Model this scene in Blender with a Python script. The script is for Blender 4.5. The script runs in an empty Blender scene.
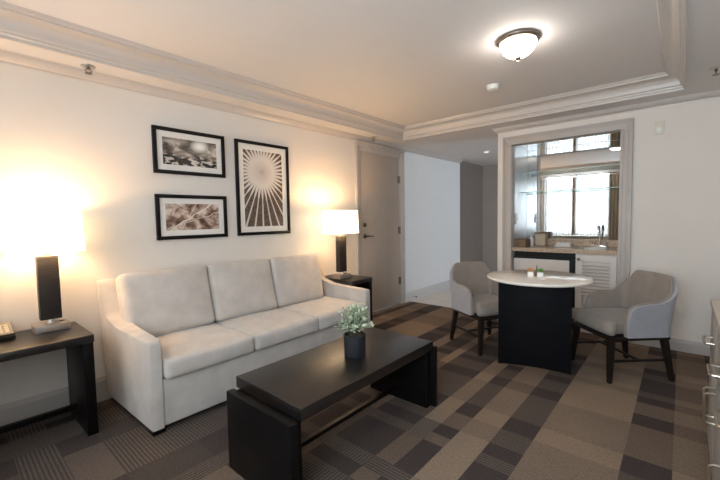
import bpy, bmesh, math, random
from mathutils import Vector, Matrix
random.seed(7)
PI = math.pi
SC = bpy.context.scene
COL = SC.collection

# ------------------------------------------------------------------ camera
cam_d = bpy.data.cameras.new('camera')
cam = bpy.data.objects.new('camera', cam_d)
COL.objects.link(cam)
F_PX, YAW, PITCH, ROLL = 369.47, 0.717309, -0.058792, -0.0174965
fw = Vector((-math.sin(YAW)*math.cos(PITCH), math.cos(YAW)*math.cos(PITCH), math.sin(PITCH)))
rt = fw.cross(Vector((0, 0, 1))).normalized()
up = rt.cross(fw)
rt, up = rt*math.cos(ROLL) + up*math.sin(ROLL), -rt*math.sin(ROLL) + up*math.cos(ROLL)
M = Matrix((rt, up, -fw)).transposed().to_4x4()
M.translation = Vector((2.98, 0.0, 1.22))
cam.matrix_world = M
cam_d.sensor_width = 36.0
cam_d.lens = F_PX*36.0/720.0
cam_d.clip_start = 0.02
SC.camera = cam

# ------------------------------------------------------------------ world, daylight, exposure
W = bpy.data.worlds.new('sky')
SC.world = W
W.use_nodes = True
W.node_tree.nodes['Background'].inputs[0].default_value = (0.62, 0.78, 1.0, 1)
W.node_tree.nodes['Background'].inputs[1].default_value = 1.0
SC.view_settings.view_transform = 'Standard'
SC.view_settings.look = 'None'
SC.view_settings.gamma = 1.0
SC.view_settings.use_curve_mapping = False
SC.view_settings.exposure = 1.22


def area_light(name, loc, direction, sx, sy, energy, colr):
    d = bpy.data.lights.new(name, 'AREA')
    d.shape = 'RECTANGLE'
    d.size, d.size_y, d.energy, d.color = sx, sy, energy, colr
    o = bpy.data.objects.new(name, d)
    COL.objects.link(o)
    o.location = loc
    o.rotation_euler = Vector(direction).to_track_quat('-Z', 'Y').to_euler()
    return o


area_light('daylight_window', (1.055, -0.78, 1.46), (0, 1, -0.05), 1.45, 1.50, 64, (0.86, 0.93, 1.0))
area_light('daylight_fill_added', (2.75, -0.78, 1.45), (0, 1, -0.05), 1.1, 1.3, 44, (0.82, 0.91, 1.0))  # added fill daylight for the room; no such window is seen
area_light('daylight_bedroom', (4.75, 6.45, 1.35), (-1, 0, -0.05), 1.0, 1.3, 36, (0.80, 0.88, 1.0))


# ------------------------------------------------------------------ materials
def mat(name, colr, rough=0.6, metal=0.0, var=0.0, vscale=8.0, bump=0.0, bscale=60.0, spec=0.5, sheen=0.0,
        emit=None, estr=0.0, stretch=None, coat=0.0):
    m = bpy.data.materials.new(name)
    m.use_nodes = True
    nt = m.node_tree
    b = nt.nodes['Principled BSDF']
    b.inputs['Base Color'].default_value = (*colr, 1)
    b.inputs['Roughness'].default_value = rough
    b.inputs['Metallic'].default_value = metal
    b.inputs['Specular IOR Level'].default_value = spec
    b.inputs['Coat Weight'].default_value = coat
    if sheen:
        b.inputs['Sheen Weight'].default_value = sheen
    if emit:
        b.inputs['Emission Color'].default_value = (*emit, 1)
        b.inputs['Emission Strength'].default_value = estr
    tc = nt.nodes.new('ShaderNodeTexCoord')
    src = tc.outputs['Object']
    if stretch:
        mp = nt.nodes.new('ShaderNodeMapping')
        mp.inputs['Scale'].default_value = stretch
        nt.links.new(src, mp.inputs[0])
        src = mp.outputs[0]
    if var:
        n = nt.nodes.new('ShaderNodeTexNoise')
        n.inputs['Scale'].default_value = vscale
        n.inputs['Detail'].default_value = 5
        nt.links.new(src, n.inputs['Vector'])
        r = nt.nodes.new('ShaderNodeValToRGB')
        r.color_ramp.elements[0].position = 0.3
        r.color_ramp.elements[1].position = 0.7
        r.color_ramp.elements[0].color = (*[c*(1-var) for c in colr], 1)
        r.color_ramp.elements[1].color = (*[min(1, c*(1+var)) for c in colr], 1)
        nt.links.new(n.outputs['Fac'], r.inputs[0])
        nt.links.new(r.outputs[0], b.inputs['Base Color'])
    if bump:
        n2 = nt.nodes.new('ShaderNodeTexNoise')
        n2.inputs['Scale'].default_value = bscale
        n2.inputs['Detail'].default_value = 3
        nt.links.new(src, n2.inputs['Vector'])
        bp = nt.nodes.new('ShaderNodeBump')
        bp.inputs['Strength'].default_value = bump
        bp.inputs['Distance'].default_value = 0.01
        nt.links.new(n2.outputs['Fac'], bp.inputs['Height'])
        nt.links.new(bp.outputs[0], b.inputs['Normal'])
    return m


WALL = mat('wall_paint', (0.775, 0.725, 0.67), 0.75, var=0.015, vscale=3, bump=0.05, bscale=120)
HALLW = mat('hall_wall_paint', (0.80, 0.80, 0.80), 0.75, var=0.015, vscale=3)
TAUPEW = mat('hall_taupe_paint', (0.205, 0.17, 0.145), 0.7, var=0.03, vscale=3)
ENDW = mat('hall_end_paint', (0.42, 0.37, 0.33), 0.7, var=0.03, vscale=3)
CEIL = mat('ceiling_paint', (0.72, 0.69, 0.675), 0.8, var=0.01, vscale=2)
CROWN = mat('moulding_paint', (0.58, 0.53, 0.49), 0.32, var=0.01)
TRIM = mat('taupe_trim_paint', (0.52, 0.47, 0.43), 0.45, var=0.02)
BASEB = mat('baseboard_paint', (0.47, 0.43, 0.40), 0.5, var=0.02)
DOORM = mat('door_paint', (0.50, 0.42, 0.355), 0.5, var=0.03, vscale=5)
SOFAM = mat('sofa_suede', (0.56, 0.515, 0.475), 0.9, var=0.09, vscale=9, bump=0.25, bscale=14, spec=0.2, sheen=0.3)
DARKW = mat('espresso_wood', (0.006, 0.005, 0.005), 0.34, var=0.3, vscale=5, stretch=(12, 1.2, 12), spec=0.12)
DARKT = mat('espresso_top', (0.007, 0.005, 0.0045), 0.34, var=0.25, vscale=5, stretch=(12, 1.2, 12), spec=0.8)
BLACKM = mat('black_laminate', (0.005, 0.005, 0.007), 0.35, spec=0.15, var=0.2, vscale=6)
BLACKP = mat('black_plastic', (0.008, 0.008, 0.009), 0.4, spec=0.25)
STEEL = mat('brushed_metal', (0.55, 0.53, 0.50), 0.32, 1.0)
CHROME = mat('chrome', (0.75, 0.75, 0.76), 0.12, 1.0)
BRONZE = mat('bronze_rim', (0.22, 0.18, 0.15), 0.35, 0.9)
NICKEL = mat('antique_pull', (0.48, 0.42, 0.34), 0.35, 1.0)
LAMPB = mat('lamp_base_metal', (0.42, 0.37, 0.33), 0.4, 0.7)
LAMPC = mat('lamp_column_weave', (0.018, 0.013, 0.011), 0.45, var=0.5, vscale=6, stretch=(1, 1, 22), bump=0.4, bscale=8)
WHITEP = mat('white_plastic', (0.80, 0.79, 0.76), 0.4)
BEIGEP = mat('beige_plastic', (0.72, 0.69, 0.58), 0.4)
CHAIRIN = mat('chair_beige_fabric', (0.285, 0.24, 0.205), 0.85, var=0.05, vscale=18, bump=0.15, bscale=200, spec=0.25, sheen=0.2)
CHAIROUT = mat('chair_grey_fabric', (0.37, 0.365, 0.39), 0.85, var=0.05, vscale=18, bump=0.15, bscale=200, spec=0.25, sheen=0.2)
CHAIRLEG = mat('chair_dark_wood', (0.016, 0.011, 0.009), 0.4, var=0.3, vscale=6, stretch=(8, 8, 1), spec=0.25)
MARBLE = mat('cream_marble', (0.84, 0.78, 0.71), 0.12, var=0.06, vscale=6, spec=0.5)
GRANITE = mat('tan_granite', (0.50, 0.37, 0.26), 0.2, var=0.35, vscale=70)
CABM = mat('cabinet_paint', (0.68, 0.63, 0.59), 0.5, var=0.02)
FRIDGEP = mat('fridge_panel', (0.68, 0.63, 0.60), 0.45, var=0.02)
DRESSM = mat('dresser_grey_wood', (0.36, 0.335, 0.31), 0.5, var=0.12, vscale=5, stretch=(10, 1, 1))
DRESST = mat('dresser_stone_top', (0.56, 0.475, 0.40), 0.3, var=0.10, vscale=60)
POTM = mat('charcoal_pot', (0.014, 0.015, 0.019), 0.6, var=0.1)
SOIL = mat('potting_soil', (0.05, 0.035, 0.025), 0.9, var=0.4, vscale=60)
LEAF = mat('grey_green_leaf', (0.47, 0.53, 0.38), 0.6, var=0.35, vscale=25)
LEAFG = mat('bright_green_leaf', (0.16, 0.36, 0.07), 0.6, var=0.3, vscale=60)
ORANGE = mat('orange_blossom', (0.75, 0.38, 0.16), 0.6, var=0.2, vscale=60)
STEM = mat('stem', (0.10, 0.09, 0.05), 0.7)
MATW = mat('picture_mat_board', (0.82, 0.78, 0.73), 0.8)
FRAMEB = mat('picture_frame_wood', (0.008, 0.006, 0.006), 0.35, spec=0.2)
DRAPE = mat('drape_tan_cloth', (0.56, 0.48, 0.37), 0.9, var=0.08, vscale=10)
BASKET = mat('brown_box', (0.20, 0.12, 0.07), 0.6, var=0.3, vscale=20)
TANBOX = mat('tan_box', (0.55, 0.44, 0.33), 0.7, var=0.1, vscale=20)
TOWEL = mat('white_cloth', (0.82, 0.80, 0.78), 0.9, bump=0.2, bscale=90)
PHONEM = mat('phone_plastic', (0.30, 0.26, 0.20), 0.45)
PHONEK = mat('phone_keys', (0.62, 0.56, 0.46), 0.5)
SHADE = mat('lamp_shade_linen', (0.85, 0.80, 0.72), 0.9, emit=(1.0, 0.74, 0.44), estr=2.0)
BULB = mat('bulb_glow', (1, 1, 1), 0.5, emit=(1.0, 0.80, 0.55), estr=6)
DOME = mat('frosted_dome', (0.9, 0.88, 0.85), 0.4, emit=(1.0, 0.91, 0.82), estr=13)
FROST = mat('frosted_light', (0.9, 0.9, 0.9), 0.4, emit=(1.0, 0.95, 0.9), estr=0.35)
MIRROR = mat('silver_mirror', (0.63, 0.63, 0.62), 0.015, 1.0)
TILE = None


def glass_mat(name, tint, rough=0.0, fac=0.88):
    m = bpy.data.materials.new(name)
    m.use_nodes = True
    nt = m.node_tree
    nt.nodes.clear()
    o = nt.nodes.new('ShaderNodeOutputMaterial')
    mx = nt.nodes.new('ShaderNodeMixShader')
    t = nt.nodes.new('ShaderNodeBsdfTransparent')
    g = nt.nodes.new('ShaderNodeBsdfGlossy')
    t.inputs[0].default_value = (*tint, 1)
    g.inputs[1].default_value = rough
    mx.inputs[0].default_value = 1-fac
    nt.links.new(t.outputs[0], mx.inputs[1])
    nt.links.new(g.outputs[0], mx.inputs[2])
    nt.links.new(mx.outputs[0], o.inputs[0])
    return m


GLASS = glass_mat('window_glass', (0.96, 0.98, 0.98))
SHELFG = glass_mat('green_edge_glass', (0.93, 0.98, 0.97), 0.0, 0.93)


def sheer_mat():
    m = bpy.data.materials.new('sheer_voile')
    m.use_nodes = True
    nt = m.node_tree
    nt.nodes.clear()
    o = nt.nodes.new('ShaderNodeOutputMaterial')
    mx = nt.nodes.new('ShaderNodeMixShader')
    mx2 = nt.nodes.new('ShaderNodeMixShader')
    t = nt.nodes.new('ShaderNodeBsdfTransparent')
    d = nt.nodes.new('ShaderNodeBsdfDiffuse')
    tr = nt.nodes.new('ShaderNodeBsdfTranslucent')
    d.inputs[0].default_value = (0.72, 0.70, 0.68, 1)
    tr.inputs[0].default_value = (0.38, 0.38, 0.38, 1)
    mx.inputs[0].default_value = 0.92
    mx2.inputs[0].default_value = 0.55
    tc = nt.nodes.new('ShaderNodeTexCoord')
    wv = nt.nodes.new('ShaderNodeTexWave')
    wv.bands_direction = 'X'
    wv.inputs['Scale'].default_value = 5.0
    wv.inputs['Distortion'].default_value = 1.5
    wv.inputs['Detail'].default_value = 1
    nt.links.new(tc.outputs['Object'], wv.inputs['Vector'])
    rp_ = nt.nodes.new('ShaderNodeValToRGB')
    rp_.color_ramp.elements[0].color = (0.11, 0.11, 0.115, 1)
    rp_.color_ramp.elements[1].color = (0.34, 0.34, 0.34, 1)
    rp_.color_ramp.elements[1].position = 0.5
    nt.links.new(wv.outputs['Color'], rp_.inputs[0])
    nt.links.new(rp_.outputs[0], tr.inputs[0])
    nt.links.new(d.outputs[0], mx2.inputs[1])
    nt.links.new(tr.outputs[0], mx2.inputs[2])
    nt.links.new(t.outputs[0], mx.inputs[1])
    nt.links.new(mx2.outputs[0], mx.inputs[2])
    nt.links.new(mx.outputs[0], o.inputs[0])
    return m


SHEER = sheer_mat()


def carpet_mat(name, ca, cb, axis, period=0.021, plain=False):
    """loop-pile carpet: colour ca with bands of cb across one axis"""
    m = bpy.data.materials.new(name)
    m.use_nodes = True
    nt = m.node_tree
    b = nt.nodes['Principled BSDF']
    b.inputs['Roughness'].default_value = 0.95
    b.inputs['Specular IOR Level'].default_value = 0.1
    tc = nt.nodes.new('ShaderNodeTexCoord')
    n = nt.nodes.new('ShaderNodeTexNoise')
    n.inputs['Scale'].default_value = 90
    n.inputs['Detail'].default_value = 4
    nt.links.new(tc.outputs['Object'], n.inputs['Vector'])
    n2 = nt.nodes.new('ShaderNodeTexNoise')
    n2.inputs['Scale'].default_value = 2.2
    nt.links.new(tc.outputs['Object'], n2.inputs['Vector'])
    mix = nt.nodes.new('ShaderNodeMix')
    mix.data_type = 'RGBA'
    mix.inputs[6].default_value = (*ca, 1)
    mix.inputs[7].default_value = (*cb, 1)
    if plain:
        mix.inputs[0].default_value = 0
    else:
        sp = nt.nodes.new('ShaderNodeSeparateXYZ')
        nt.links.new(tc.outputs['Object'], sp.inputs[0])
        a1 = nt.nodes.new('ShaderNodeMath'); a1.operation = 'MULTIPLY'
        a1.inputs[1].default_value = 2*PI/period
        nt.links.new(sp.outputs[axis], a1.inputs[0])
        wob = nt.nodes.new('ShaderNodeMath'); wob.operation = 'MULTIPLY_ADD'
        wob.inputs[1].default_value = 2.2
        nt.links.new(n.outputs['Fac'], wob.inputs[0])
        nt.links.new(a1.outputs[0], wob.inputs[2])
        a2 = nt.nodes.new('ShaderNodeMath'); a2.operation = 'SINE'
        nt.links.new(wob.outputs[0], a2.inputs[0])
        a3 = nt.nodes.new('ShaderNodeMapRange')
        a3.inputs[1].default_value = -0.15
        a3.inputs[2].default_value = 0.35
        nt.links.new(a2.outputs[0], a3.inputs[0])
        nt.links.new(a3.outputs[0], mix.inputs[0])
    h = nt.nodes.new('ShaderNodeMath'); h.operation = 'MULTIPLY_ADD'
    h.inputs[1].default_value = 0.9
    h.inputs[2].default_value = 0.55
    nt.links.new(n.outputs['Fac'], h.inputs[0])
    h2 = nt.nodes.new('ShaderNodeMath'); h2.operation = 'MULTIPLY_ADD'
    h2.inputs[1].default_value = 0.35
    h2.inputs[2].default_value = -0.17
    nt.links.new(n2.outputs['Fac'], h2.inputs[0])
    h3 = nt.nodes.new('ShaderNodeMath'); h3.operation = 'ADD'
    nt.links.new(h.outputs[0], h3.inputs[0])
    nt.links.new(h2.outputs[0], h3.inputs[1])
    mul = nt.nodes.new('ShaderNodeMix')
    mul.data_type = 'RGBA'
    mul.blend_type = 'MULTIPLY'
    mul.inputs[0].default_value = 1
    nt.links.new(mix.outputs[2], mul.inputs[6])
    cmb = nt.nodes.new('ShaderNodeCombineColor')
    for i in range(3):
        nt.links.new(h3.outputs[0], cmb.inputs[i])
    nt.links.new(cmb.outputs[0], mul.inputs[7])
    nt.links.new(mul.outputs[2], b.inputs['Base Color'])
    bp = nt.nodes.new('ShaderNodeBump')
    bp.inputs['Strength'].default_value = 0.5
    bp.inputs['Distance'].default_value = 0.004
    nt.links.new(n.outputs['Fac'], bp.inputs['Height'])
    nt.links.new(bp.outputs[0], b.inputs['Normal'])
    return m


def tile_mat():
    m = bpy.data.materials.new('hall_floor_tile')
    m.use_nodes = True
    nt = m.node_tree
    b = nt.nodes['Principled BSDF']
    b.inputs['Roughness'].default_value = 0.35
    tc = nt.nodes.new('ShaderNodeTexCoord')
    br = nt.nodes.new('ShaderNodeTexBrick')
    br.offset = 0
    br.inputs['Color1'].default_value = (0.72, 0.64, 0.56, 1)
    br.inputs['Color2'].default_value = (0.69, 0.61, 0.53, 1)
    br.inputs['Mortar'].default_value = (0.42, 0.37, 0.32, 1)
    br.inputs['Scale'].default_value = 1
    br.inputs['Mortar Size'].default_value = 0.004
    br.inputs['Brick Width'].default_value = 0.4
    br.inputs['Row Height'].default_value = 0.4
    nt.links.new(tc.outputs['Object'], br.inputs['Vector'])
    nt.links.new(br.outputs['Color'], b.inputs['Base Color'])
    return m


# ------------------------------------------------------------------ mesh helpers
def new_obj(name, bm, m, parent=None, smooth=False, loc=None):
    me = bpy.data.meshes.new(name)
    bmesh.ops.recalc_face_normals(bm, faces=bm.faces)
    bm.to_mesh(me)
    bm.free()
    mats = m if isinstance(m, (list, tuple)) else [m]
    for q in mats:
        me.materials.append(q)
    if smooth:
        for p in me.polygons:
            p.use_smooth = True
    o = bpy.data.objects.new(name, me)
    COL.objects.link(o)
    if parent:
        o.parent = parent
    if loc:
        o.location = loc
    return o


def smart_smooth(o, ang=40):
    me = o.data
    for p in me.polygons:
        p.use_smooth = True
    try:
        me.set_sharp_from_angle(angle=math.radians(ang))
    except Exception:
        pass
    return o


def bx(bm, x0, x1, y0, y1, z0, z1, bev=0.0, seg=2):
    t = bmesh.new()
    v = [t.verts.new(p) for p in ((x0, y0, z0), (x1, y0, z0), (x1, y1, z0), (x0, y1, z0),
                                  (x0, y0, z1), (x1, y0, z1), (x1, y1, z1), (x0, y1, z1))]
    for f in ((0, 3, 2, 1), (4, 5, 6, 7), (0, 1, 5, 4), (1, 2, 6, 5), (2, 3, 7, 6), (3, 0, 4, 7)):
        t.faces.new([v[i] for i in f])
    if bev:
        bmesh.ops.bevel(t, geom=list(t.edges), offset=bev, segments=seg, profile=0.5, affect='EDGES')
    merge(bm, t)


def merge(bm, t, mtx=None):
    if mtx is not None:
        bmesh.ops.transform(t, matrix=mtx, verts=t.verts)
    vm = {}
    for v in t.verts:
        vm[v] = bm.verts.new(v.co)
    for f in t.faces:
        try:
            nf = bm.faces.new([vm[v] for v in f.verts])
            nf.material_index = f.material_index
            nf.smooth = f.smooth
        except ValueError:
            pass
    t.free()


def box(name, m, x0, x1, y0, y1, z0, z1, bev=0.0, parent=None, seg=2):
    bm = bmesh.new()
    bx(bm, x0, x1, y0, y1, z0, z1, bev, seg)
    o = new_obj(name, bm, m, parent)
    return smart_smooth(o, 50) if bev else o


def lathe(bm, prof, cx=0, cy=0, n=32, axis='z', z0=0):
    """prof: list of (r, h)"""
    rings = []
    for r, h in prof:
        ring = []
        for i in range(n):
            a = 2*PI*i/n
            p = (cx + r*math.cos(a), cy + r*math.sin(a), z0 + h)
            ring.append(bm.verts.new(p))
        rings.append(ring)
    for a, b in zip(rings, rings[1:]):
        for i in range(n):
            j = (i+1) % n
            bm.faces.new((a[i], a[j], b[j], b[i]))
    if prof[0][0] > 1e-6:
        bm.faces.new(list(reversed(rings[0])))
    if prof[-1][0] > 1e-6:
        bm.faces.new(rings[-1])
    bmesh.ops.remove_doubles(bm, verts=[v for r in rings for v in r], dist=1e-6)


def tube(bm, pts, r, n=8, caps=True):
    pts = [Vector(p) for p in pts]
    rings = []
    prev = None
    for i, p in enumerate(pts):
        if i == 0:
            d = pts[1]-p
        elif i == len(pts)-1:
            d = p-pts[-2]
        else:
            d = (pts[i+1]-p).normalized() + (p-pts[i-1]).normalized()
        d.normalize()
        if prev is None:
            u = d.orthogonal().normalized()
        else:
            u = (prev - d*prev.dot(d)).normalized()
        prev = u
        w = d.cross(u)
        rr = r[i] if isinstance(r, (list, tuple)) else r
        rings.append([bm.verts.new(p + u*rr*math.cos(2*PI*k/n) + w*rr*math.sin(2*PI*k/n)) for k in range(n)])
    for a, b in zip(rings, rings[1:]):
        for i in range(n):
            j = (i+1) % n
            bm.faces.new((a[i], a[j], b[j], b[i]))
    if caps:
        bm.faces.new(list(reversed(rings[0])))
        bm.faces.new(rings[-1])


def prism(bm, poly, a0, a1, axis='y', bev=0.0, seg=3):
    """poly in the two other axes (x,z) for axis y, (x,y) for z, (y,z) for x"""
    t = bmesh.new()

    def pt(p, a):
        return {'y': (p[0], a, p[1]), 'z': (p[0], p[1], a), 'x': (a, p[0], p[1])}[axis]
    A = [t.verts.new(pt(p, a0)) for p in poly]
    B = [t.verts.new(pt(p, a1)) for p in poly]
    n = len(poly)
    fa = t.faces.new(list(reversed(A)))
    fb = t.faces.new(B)
    for i in range(n):
        j = (i+1) % n
        t.faces.new((A[i], A[j], B[j], B[i]))
    if bev:
        es = list(set(list(fa.edges)+list(fb.edges)))
        bmesh.ops.bevel(t, geom=es, offset=bev, segments=seg, profile=0.5, affect='EDGES')
    merge(bm, t)


def cushion(bm, cx, cy, cz, sx, sy, sz, r=0.04, bulge=(0, 0, 0.02), n=14, deform=None):
    """rounded, softly inflated box; s* are full sizes"""
    hx, hy, hz = sx/2, sy/2, sz/2
    ts = [math.sin(PI/2*(2*i/n-1)) for i in range(n+1)]
    t = bmesh.new()
    cache = {}

    def vert(p):
        k = tuple(round(c, 5) for c in p)
        if k in cache:
            return cache[k]
        P = Vector((p[0]*hx, p[1]*hy, p[2]*hz))
        q = Vector((max(-hx+r, min(hx-r, P.x)), max(-hy+r, min(hy-r, P.y)), max(-hz+r, min(hz-r, P.z))))
        d = P-q
        if d.length > 1e-9:
            P = q + d.normalized()*r
        a, b, c = p
        P.x += bulge[0]*a*(1-b*b)*(1-c*c)
        P.y += bulge[1]*b*(1-a*a)*(1-c*c)
        P.z += bulge[2]*c*(1-a*a)*(1-b*b)
        P += Vector((cx, cy, cz))
        if deform:
            P = deform(P)
        cache[k] = t.verts.new(P)
        return cache[k]
    for ax in range(3):
        for s in (-1, 1):
            for i in range(n):
                for j in range(n):
                    def pp(u, v):
                        q = [0, 0, 0]
                        q[ax] = s
                        q[(ax+1) % 3] = u
                        q[(ax+2) % 3] = v
                        return vert(q)
                    f = (pp(ts[i], ts[j]), pp(ts[i+1], ts[j]), pp(ts[i+1], ts[j+1]), pp(ts[i], ts[j+1]))
                    try:
                        t.faces.new(f)
                    except ValueError:
                        pass
    bmesh.ops.recalc_face_normals(t, faces=t.faces)
    merge(bm, t)


def sweep(bm, path, prof, closed=False):
    """profile (u, z) swept along a 2D path; u is measured to the left of the path direction; mitred"""
    n = len(path)
    P = [Vector(p) for p in path]
    rings = []
    for i in range(n):
        if closed or 0 < i < n-1:
            d0 = (P[i]-P[i-1]).normalized()
            d1 = (P[(i+1) % n]-P[i]).normalized()
        elif i == 0:
            d0 = d1 = (P[1]-P[0]).normalized()
        else:
            d0 = d1 = (P[i]-P[i-1]).normalized()
        n0 = Vector((-d0.y, d0.x))
        n1 = Vector((-d1.y, d1.x))
        mdir = (n0+n1)
        mdir = mdir/(1+n0.dot(n1))
        rings.append([bm.verts.new((P[i].x+mdir.x*u, P[i].y+mdir.y*u, z)) for u, z in prof])
    k = len(prof)
    rng = range(n) if closed else range(n-1)
    for i in rng:
        a, b = rings[i], rings[(i+1) % n]
        for j in range(k):
            jj = (j+1) % k
            bm.faces.new((a[j], b[j], b[jj], a[jj]))
    if not closed:
        bm.faces.new(rings[0])
        bm.faces.new(list(reversed(rings[-1])))


def thing(name, label, cat, loc=(0, 0, 0), rotz=0, group=None):
    o = bpy.data.objects.new(name, None)
    COL.objects.link(o)
    o.empty_display_size = 0.1
    o.location = loc
    o.rotation_euler = (0, 0, rotz)
    return tag(o, label, cat, group)


def tag(o, label, cat, group=None):
    o['label'] = label
    o['category'] = cat
    if group:
        o['group'] = group
    return o


def struct(o, label=None):
    o['kind'] = 'structure'
    if label:
        o['label'] = label
    return o


def sbox(name, m, *a, **k):
    return struct(box(name, m, *a, **k))


def wall_with_hole(name, m, axis, c0, c1, a0, a1, z0, z1, holes):
    """wall slab c0..c1 thick, spanning a0..a1, rectangular holes (h0,h1,z0,z1) left open"""
    bm = bmesh.new()
    cuts = sorted({a0, a1, *[h[0] for h in holes], *[h[1] for h in holes]})
    for s, e in zip(cuts, cuts[1:]):
        mid = (s+e)/2
        zs = [(z0, z1)]
        for h in holes:
            if h[0] < mid < h[1]:
                zs = [q for q in ((z0, h[2]), (h[3], z1)) if q[1]-q[0] > 1e-4]
        for q in zs:
            if axis == 'x':
                bx(bm, c0, c1, s, e, *q)
            else:
                bx(bm, s, e, c0, c1, *q)
    return struct(new_obj(name, bm, m))


# ------------------------------------------------------------------ room shell
H_SOF, H_CEIL = 2.21, 2.335
YB = 4.26          # face of the bar wall
YN = 4.80          # back of the bar niche
YF = -0.45         # window wall
XR = 3.62          # right wall

# --- carpet
DK = (0.062, 0.047, 0.043)
MD = (0.145, 0.105, 0.080)
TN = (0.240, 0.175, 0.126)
MD_DIM = (0.070, 0.055, 0.048)  # darker, greyer MD: weak light on the front-left floor put into the colour
TN_DIM = (0.122, 0.095, 0.078)  # TN dimmed the same way; both also band mid cells elsewhere
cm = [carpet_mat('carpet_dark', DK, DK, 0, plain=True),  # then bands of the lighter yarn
      carpet_mat('carpet_mid_bands_along', MD_DIM, TN_DIM, 0, 0.019),
      carpet_mat('carpet_mid_bands_across', MD_DIM, TN_DIM, 1, 0.018),
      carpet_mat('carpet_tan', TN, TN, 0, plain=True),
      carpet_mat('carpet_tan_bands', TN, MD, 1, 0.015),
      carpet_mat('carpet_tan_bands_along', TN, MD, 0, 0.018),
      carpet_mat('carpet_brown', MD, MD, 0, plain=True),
      carpet_mat('carpet_dimlit_mid', MD_DIM, MD_DIM, 0, plain=True),
      carpet_mat('carpet_dimlit_tan', TN_DIM, TN_DIM, 0, plain=True)]
cols = [(0.0, 0), (0.08, 1), (0.17, 0), (0.38, 1), (0.57, 0), (0.97, 1), (1.18, 0), (1.29, 1), (1.45, 0), (1.53, 1), (1.82, 0),
        (1.935, 1), (2.055, 0), (2.225, 1), (2.40, 0), (2.785, 1), (2.975, 0), (3.15, 1), (3.40, 0), (XR, 0)]
rows = [(YF, 1), (-0.2, 0), (0.05, 1), (0.20, 0), (0.37, 1), (0.54, 0), (0.89, 1), (1.08, 0),
        (1.22, 1), (1.32, 0), (1.42, 1), (1.70, 0), (1.79, 1), (1.90, 0), (2.07, 1), (2.23, 0), (2.60, 1), (2.75, 0),
        (2.93, 1), (3.03, 0), (3.12, 1), (3.38, 0), (3.50, 1), (3.62, 0), (4.0, 1), (4.14, 0), (4.48, 0)]
bm = bmesh.new()
rc = random.Random(11)
for i in range(len(cols)-1):
    for j in range(len(rows)-1):
        x0, cd = cols[i]
        x1 = cols[i+1][0]
        y0, rd = rows[j]
        y1 = rows[j+1][0]
        f = bm.faces.new([bm.verts.new(p) for p in ((x0, y0, 0), (x1, y0, 0), (x1, y1, 0), (x0, y1, 0))])
        if cd and rd:
            mi = 0
        elif cd:
            mi = rc.choice((2, 2, 2, 6)) if x0 != 1.53 else 1
        elif rd:
            mi = rc.choice((3, 3, 4, 6))
        else:
            mi = rc.choice((4, 4, 3))
        if x0 < 1.25 and y0 < 1.3 and not (cd and rd):  # front-left cells: dimmer light painted in with the darker colours
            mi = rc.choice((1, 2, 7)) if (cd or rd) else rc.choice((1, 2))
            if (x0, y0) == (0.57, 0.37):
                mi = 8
        elif x0 < 1.9 and y0 < 1.9 and mi in (3, 4):  # next cells out get the same painted dimness
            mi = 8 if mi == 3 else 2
        if x0 == 2.40:
            mi = {2.23: 4, 2.07: 3, 1.90: 4, 1.79: 4, 1.70: 4, 2.60: 3, 2.75: 3}.get(y0, mi)
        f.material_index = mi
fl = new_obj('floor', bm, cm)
struct(fl, 'brown patchwork carpet with dark squares and fine stripes')
bm = bmesh.new()
bx(bm, -0.2, 4.75, 4.48, 7.3, -0.06, 0.0)
struct(new_obj('floor_hall', bm, tile_mat()), 'pale tiled floor of the hall')
sbox('floor_slab', TAUPEW, -0.2, XR+0.1, YF-0.1, 4.48, -0.08, -0.004)

# --- walls
wall_with_hole('wall_left', WALL, 'x', -0.14, 0.0, YF-0.12, 4.40, 0, H_CEIL, [(3.425, 4.28, 0, 2.052)])
sbox('wall_hall_left', HALLW, -0.14, 0.0, 4.40, 6.13, 0, H_CEIL)
sbox('wall_hall_taupe', TAUPEW, -0.16, -0.02, 6.13, 7.3, 0, H_CEIL)
sbox('wall_hall_end', ENDW, -0.02, 4.75, 7.16, 7.3, 0, H_CEIL)
wall_with_hole('wall_back', WALL, 'y', YB, YB+0.10, 1.375, XR+0.12, 0, H_CEIL, [(1.531, 2.53, 0, 2.0)])
NICHEW = mat('niche_side_paint', (0.55, 0.585, 0.62), 0.25, var=0.02, spec=0.6)
sbox('wall_niche_left', NICHEW, 1.375, 1.531, YB+0.10, YN, 0, H_CEIL)
sbox('wall_niche_right', NICHEW, 2.53, 2.68, YB+0.10, YN, 0, H_CEIL)
sbox('wall_niche_back', WALL, 1.375, 4.75, YN, YN+0.06, 0, H_CEIL)
wall_with_hole('wall_front', WALL, 'y', YF-0.12, YF, 0, XR+0.12, 0, H_CEIL, [(0.36, 1.75, 0.72, 2.19), (2.25, 3.25, 0.85, 2.05)])
sbox('wall_right', WALL, XR, XR+0.12, YF, YB, 0, H_CEIL)
wall_with_hole('wall_bedroom_right', WALL, 'x', 4.63, 4.75, YN+0.06, 7.16, 0, H_CEIL, [(5.95, 6.95, 0.75, 2.0)])

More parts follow.
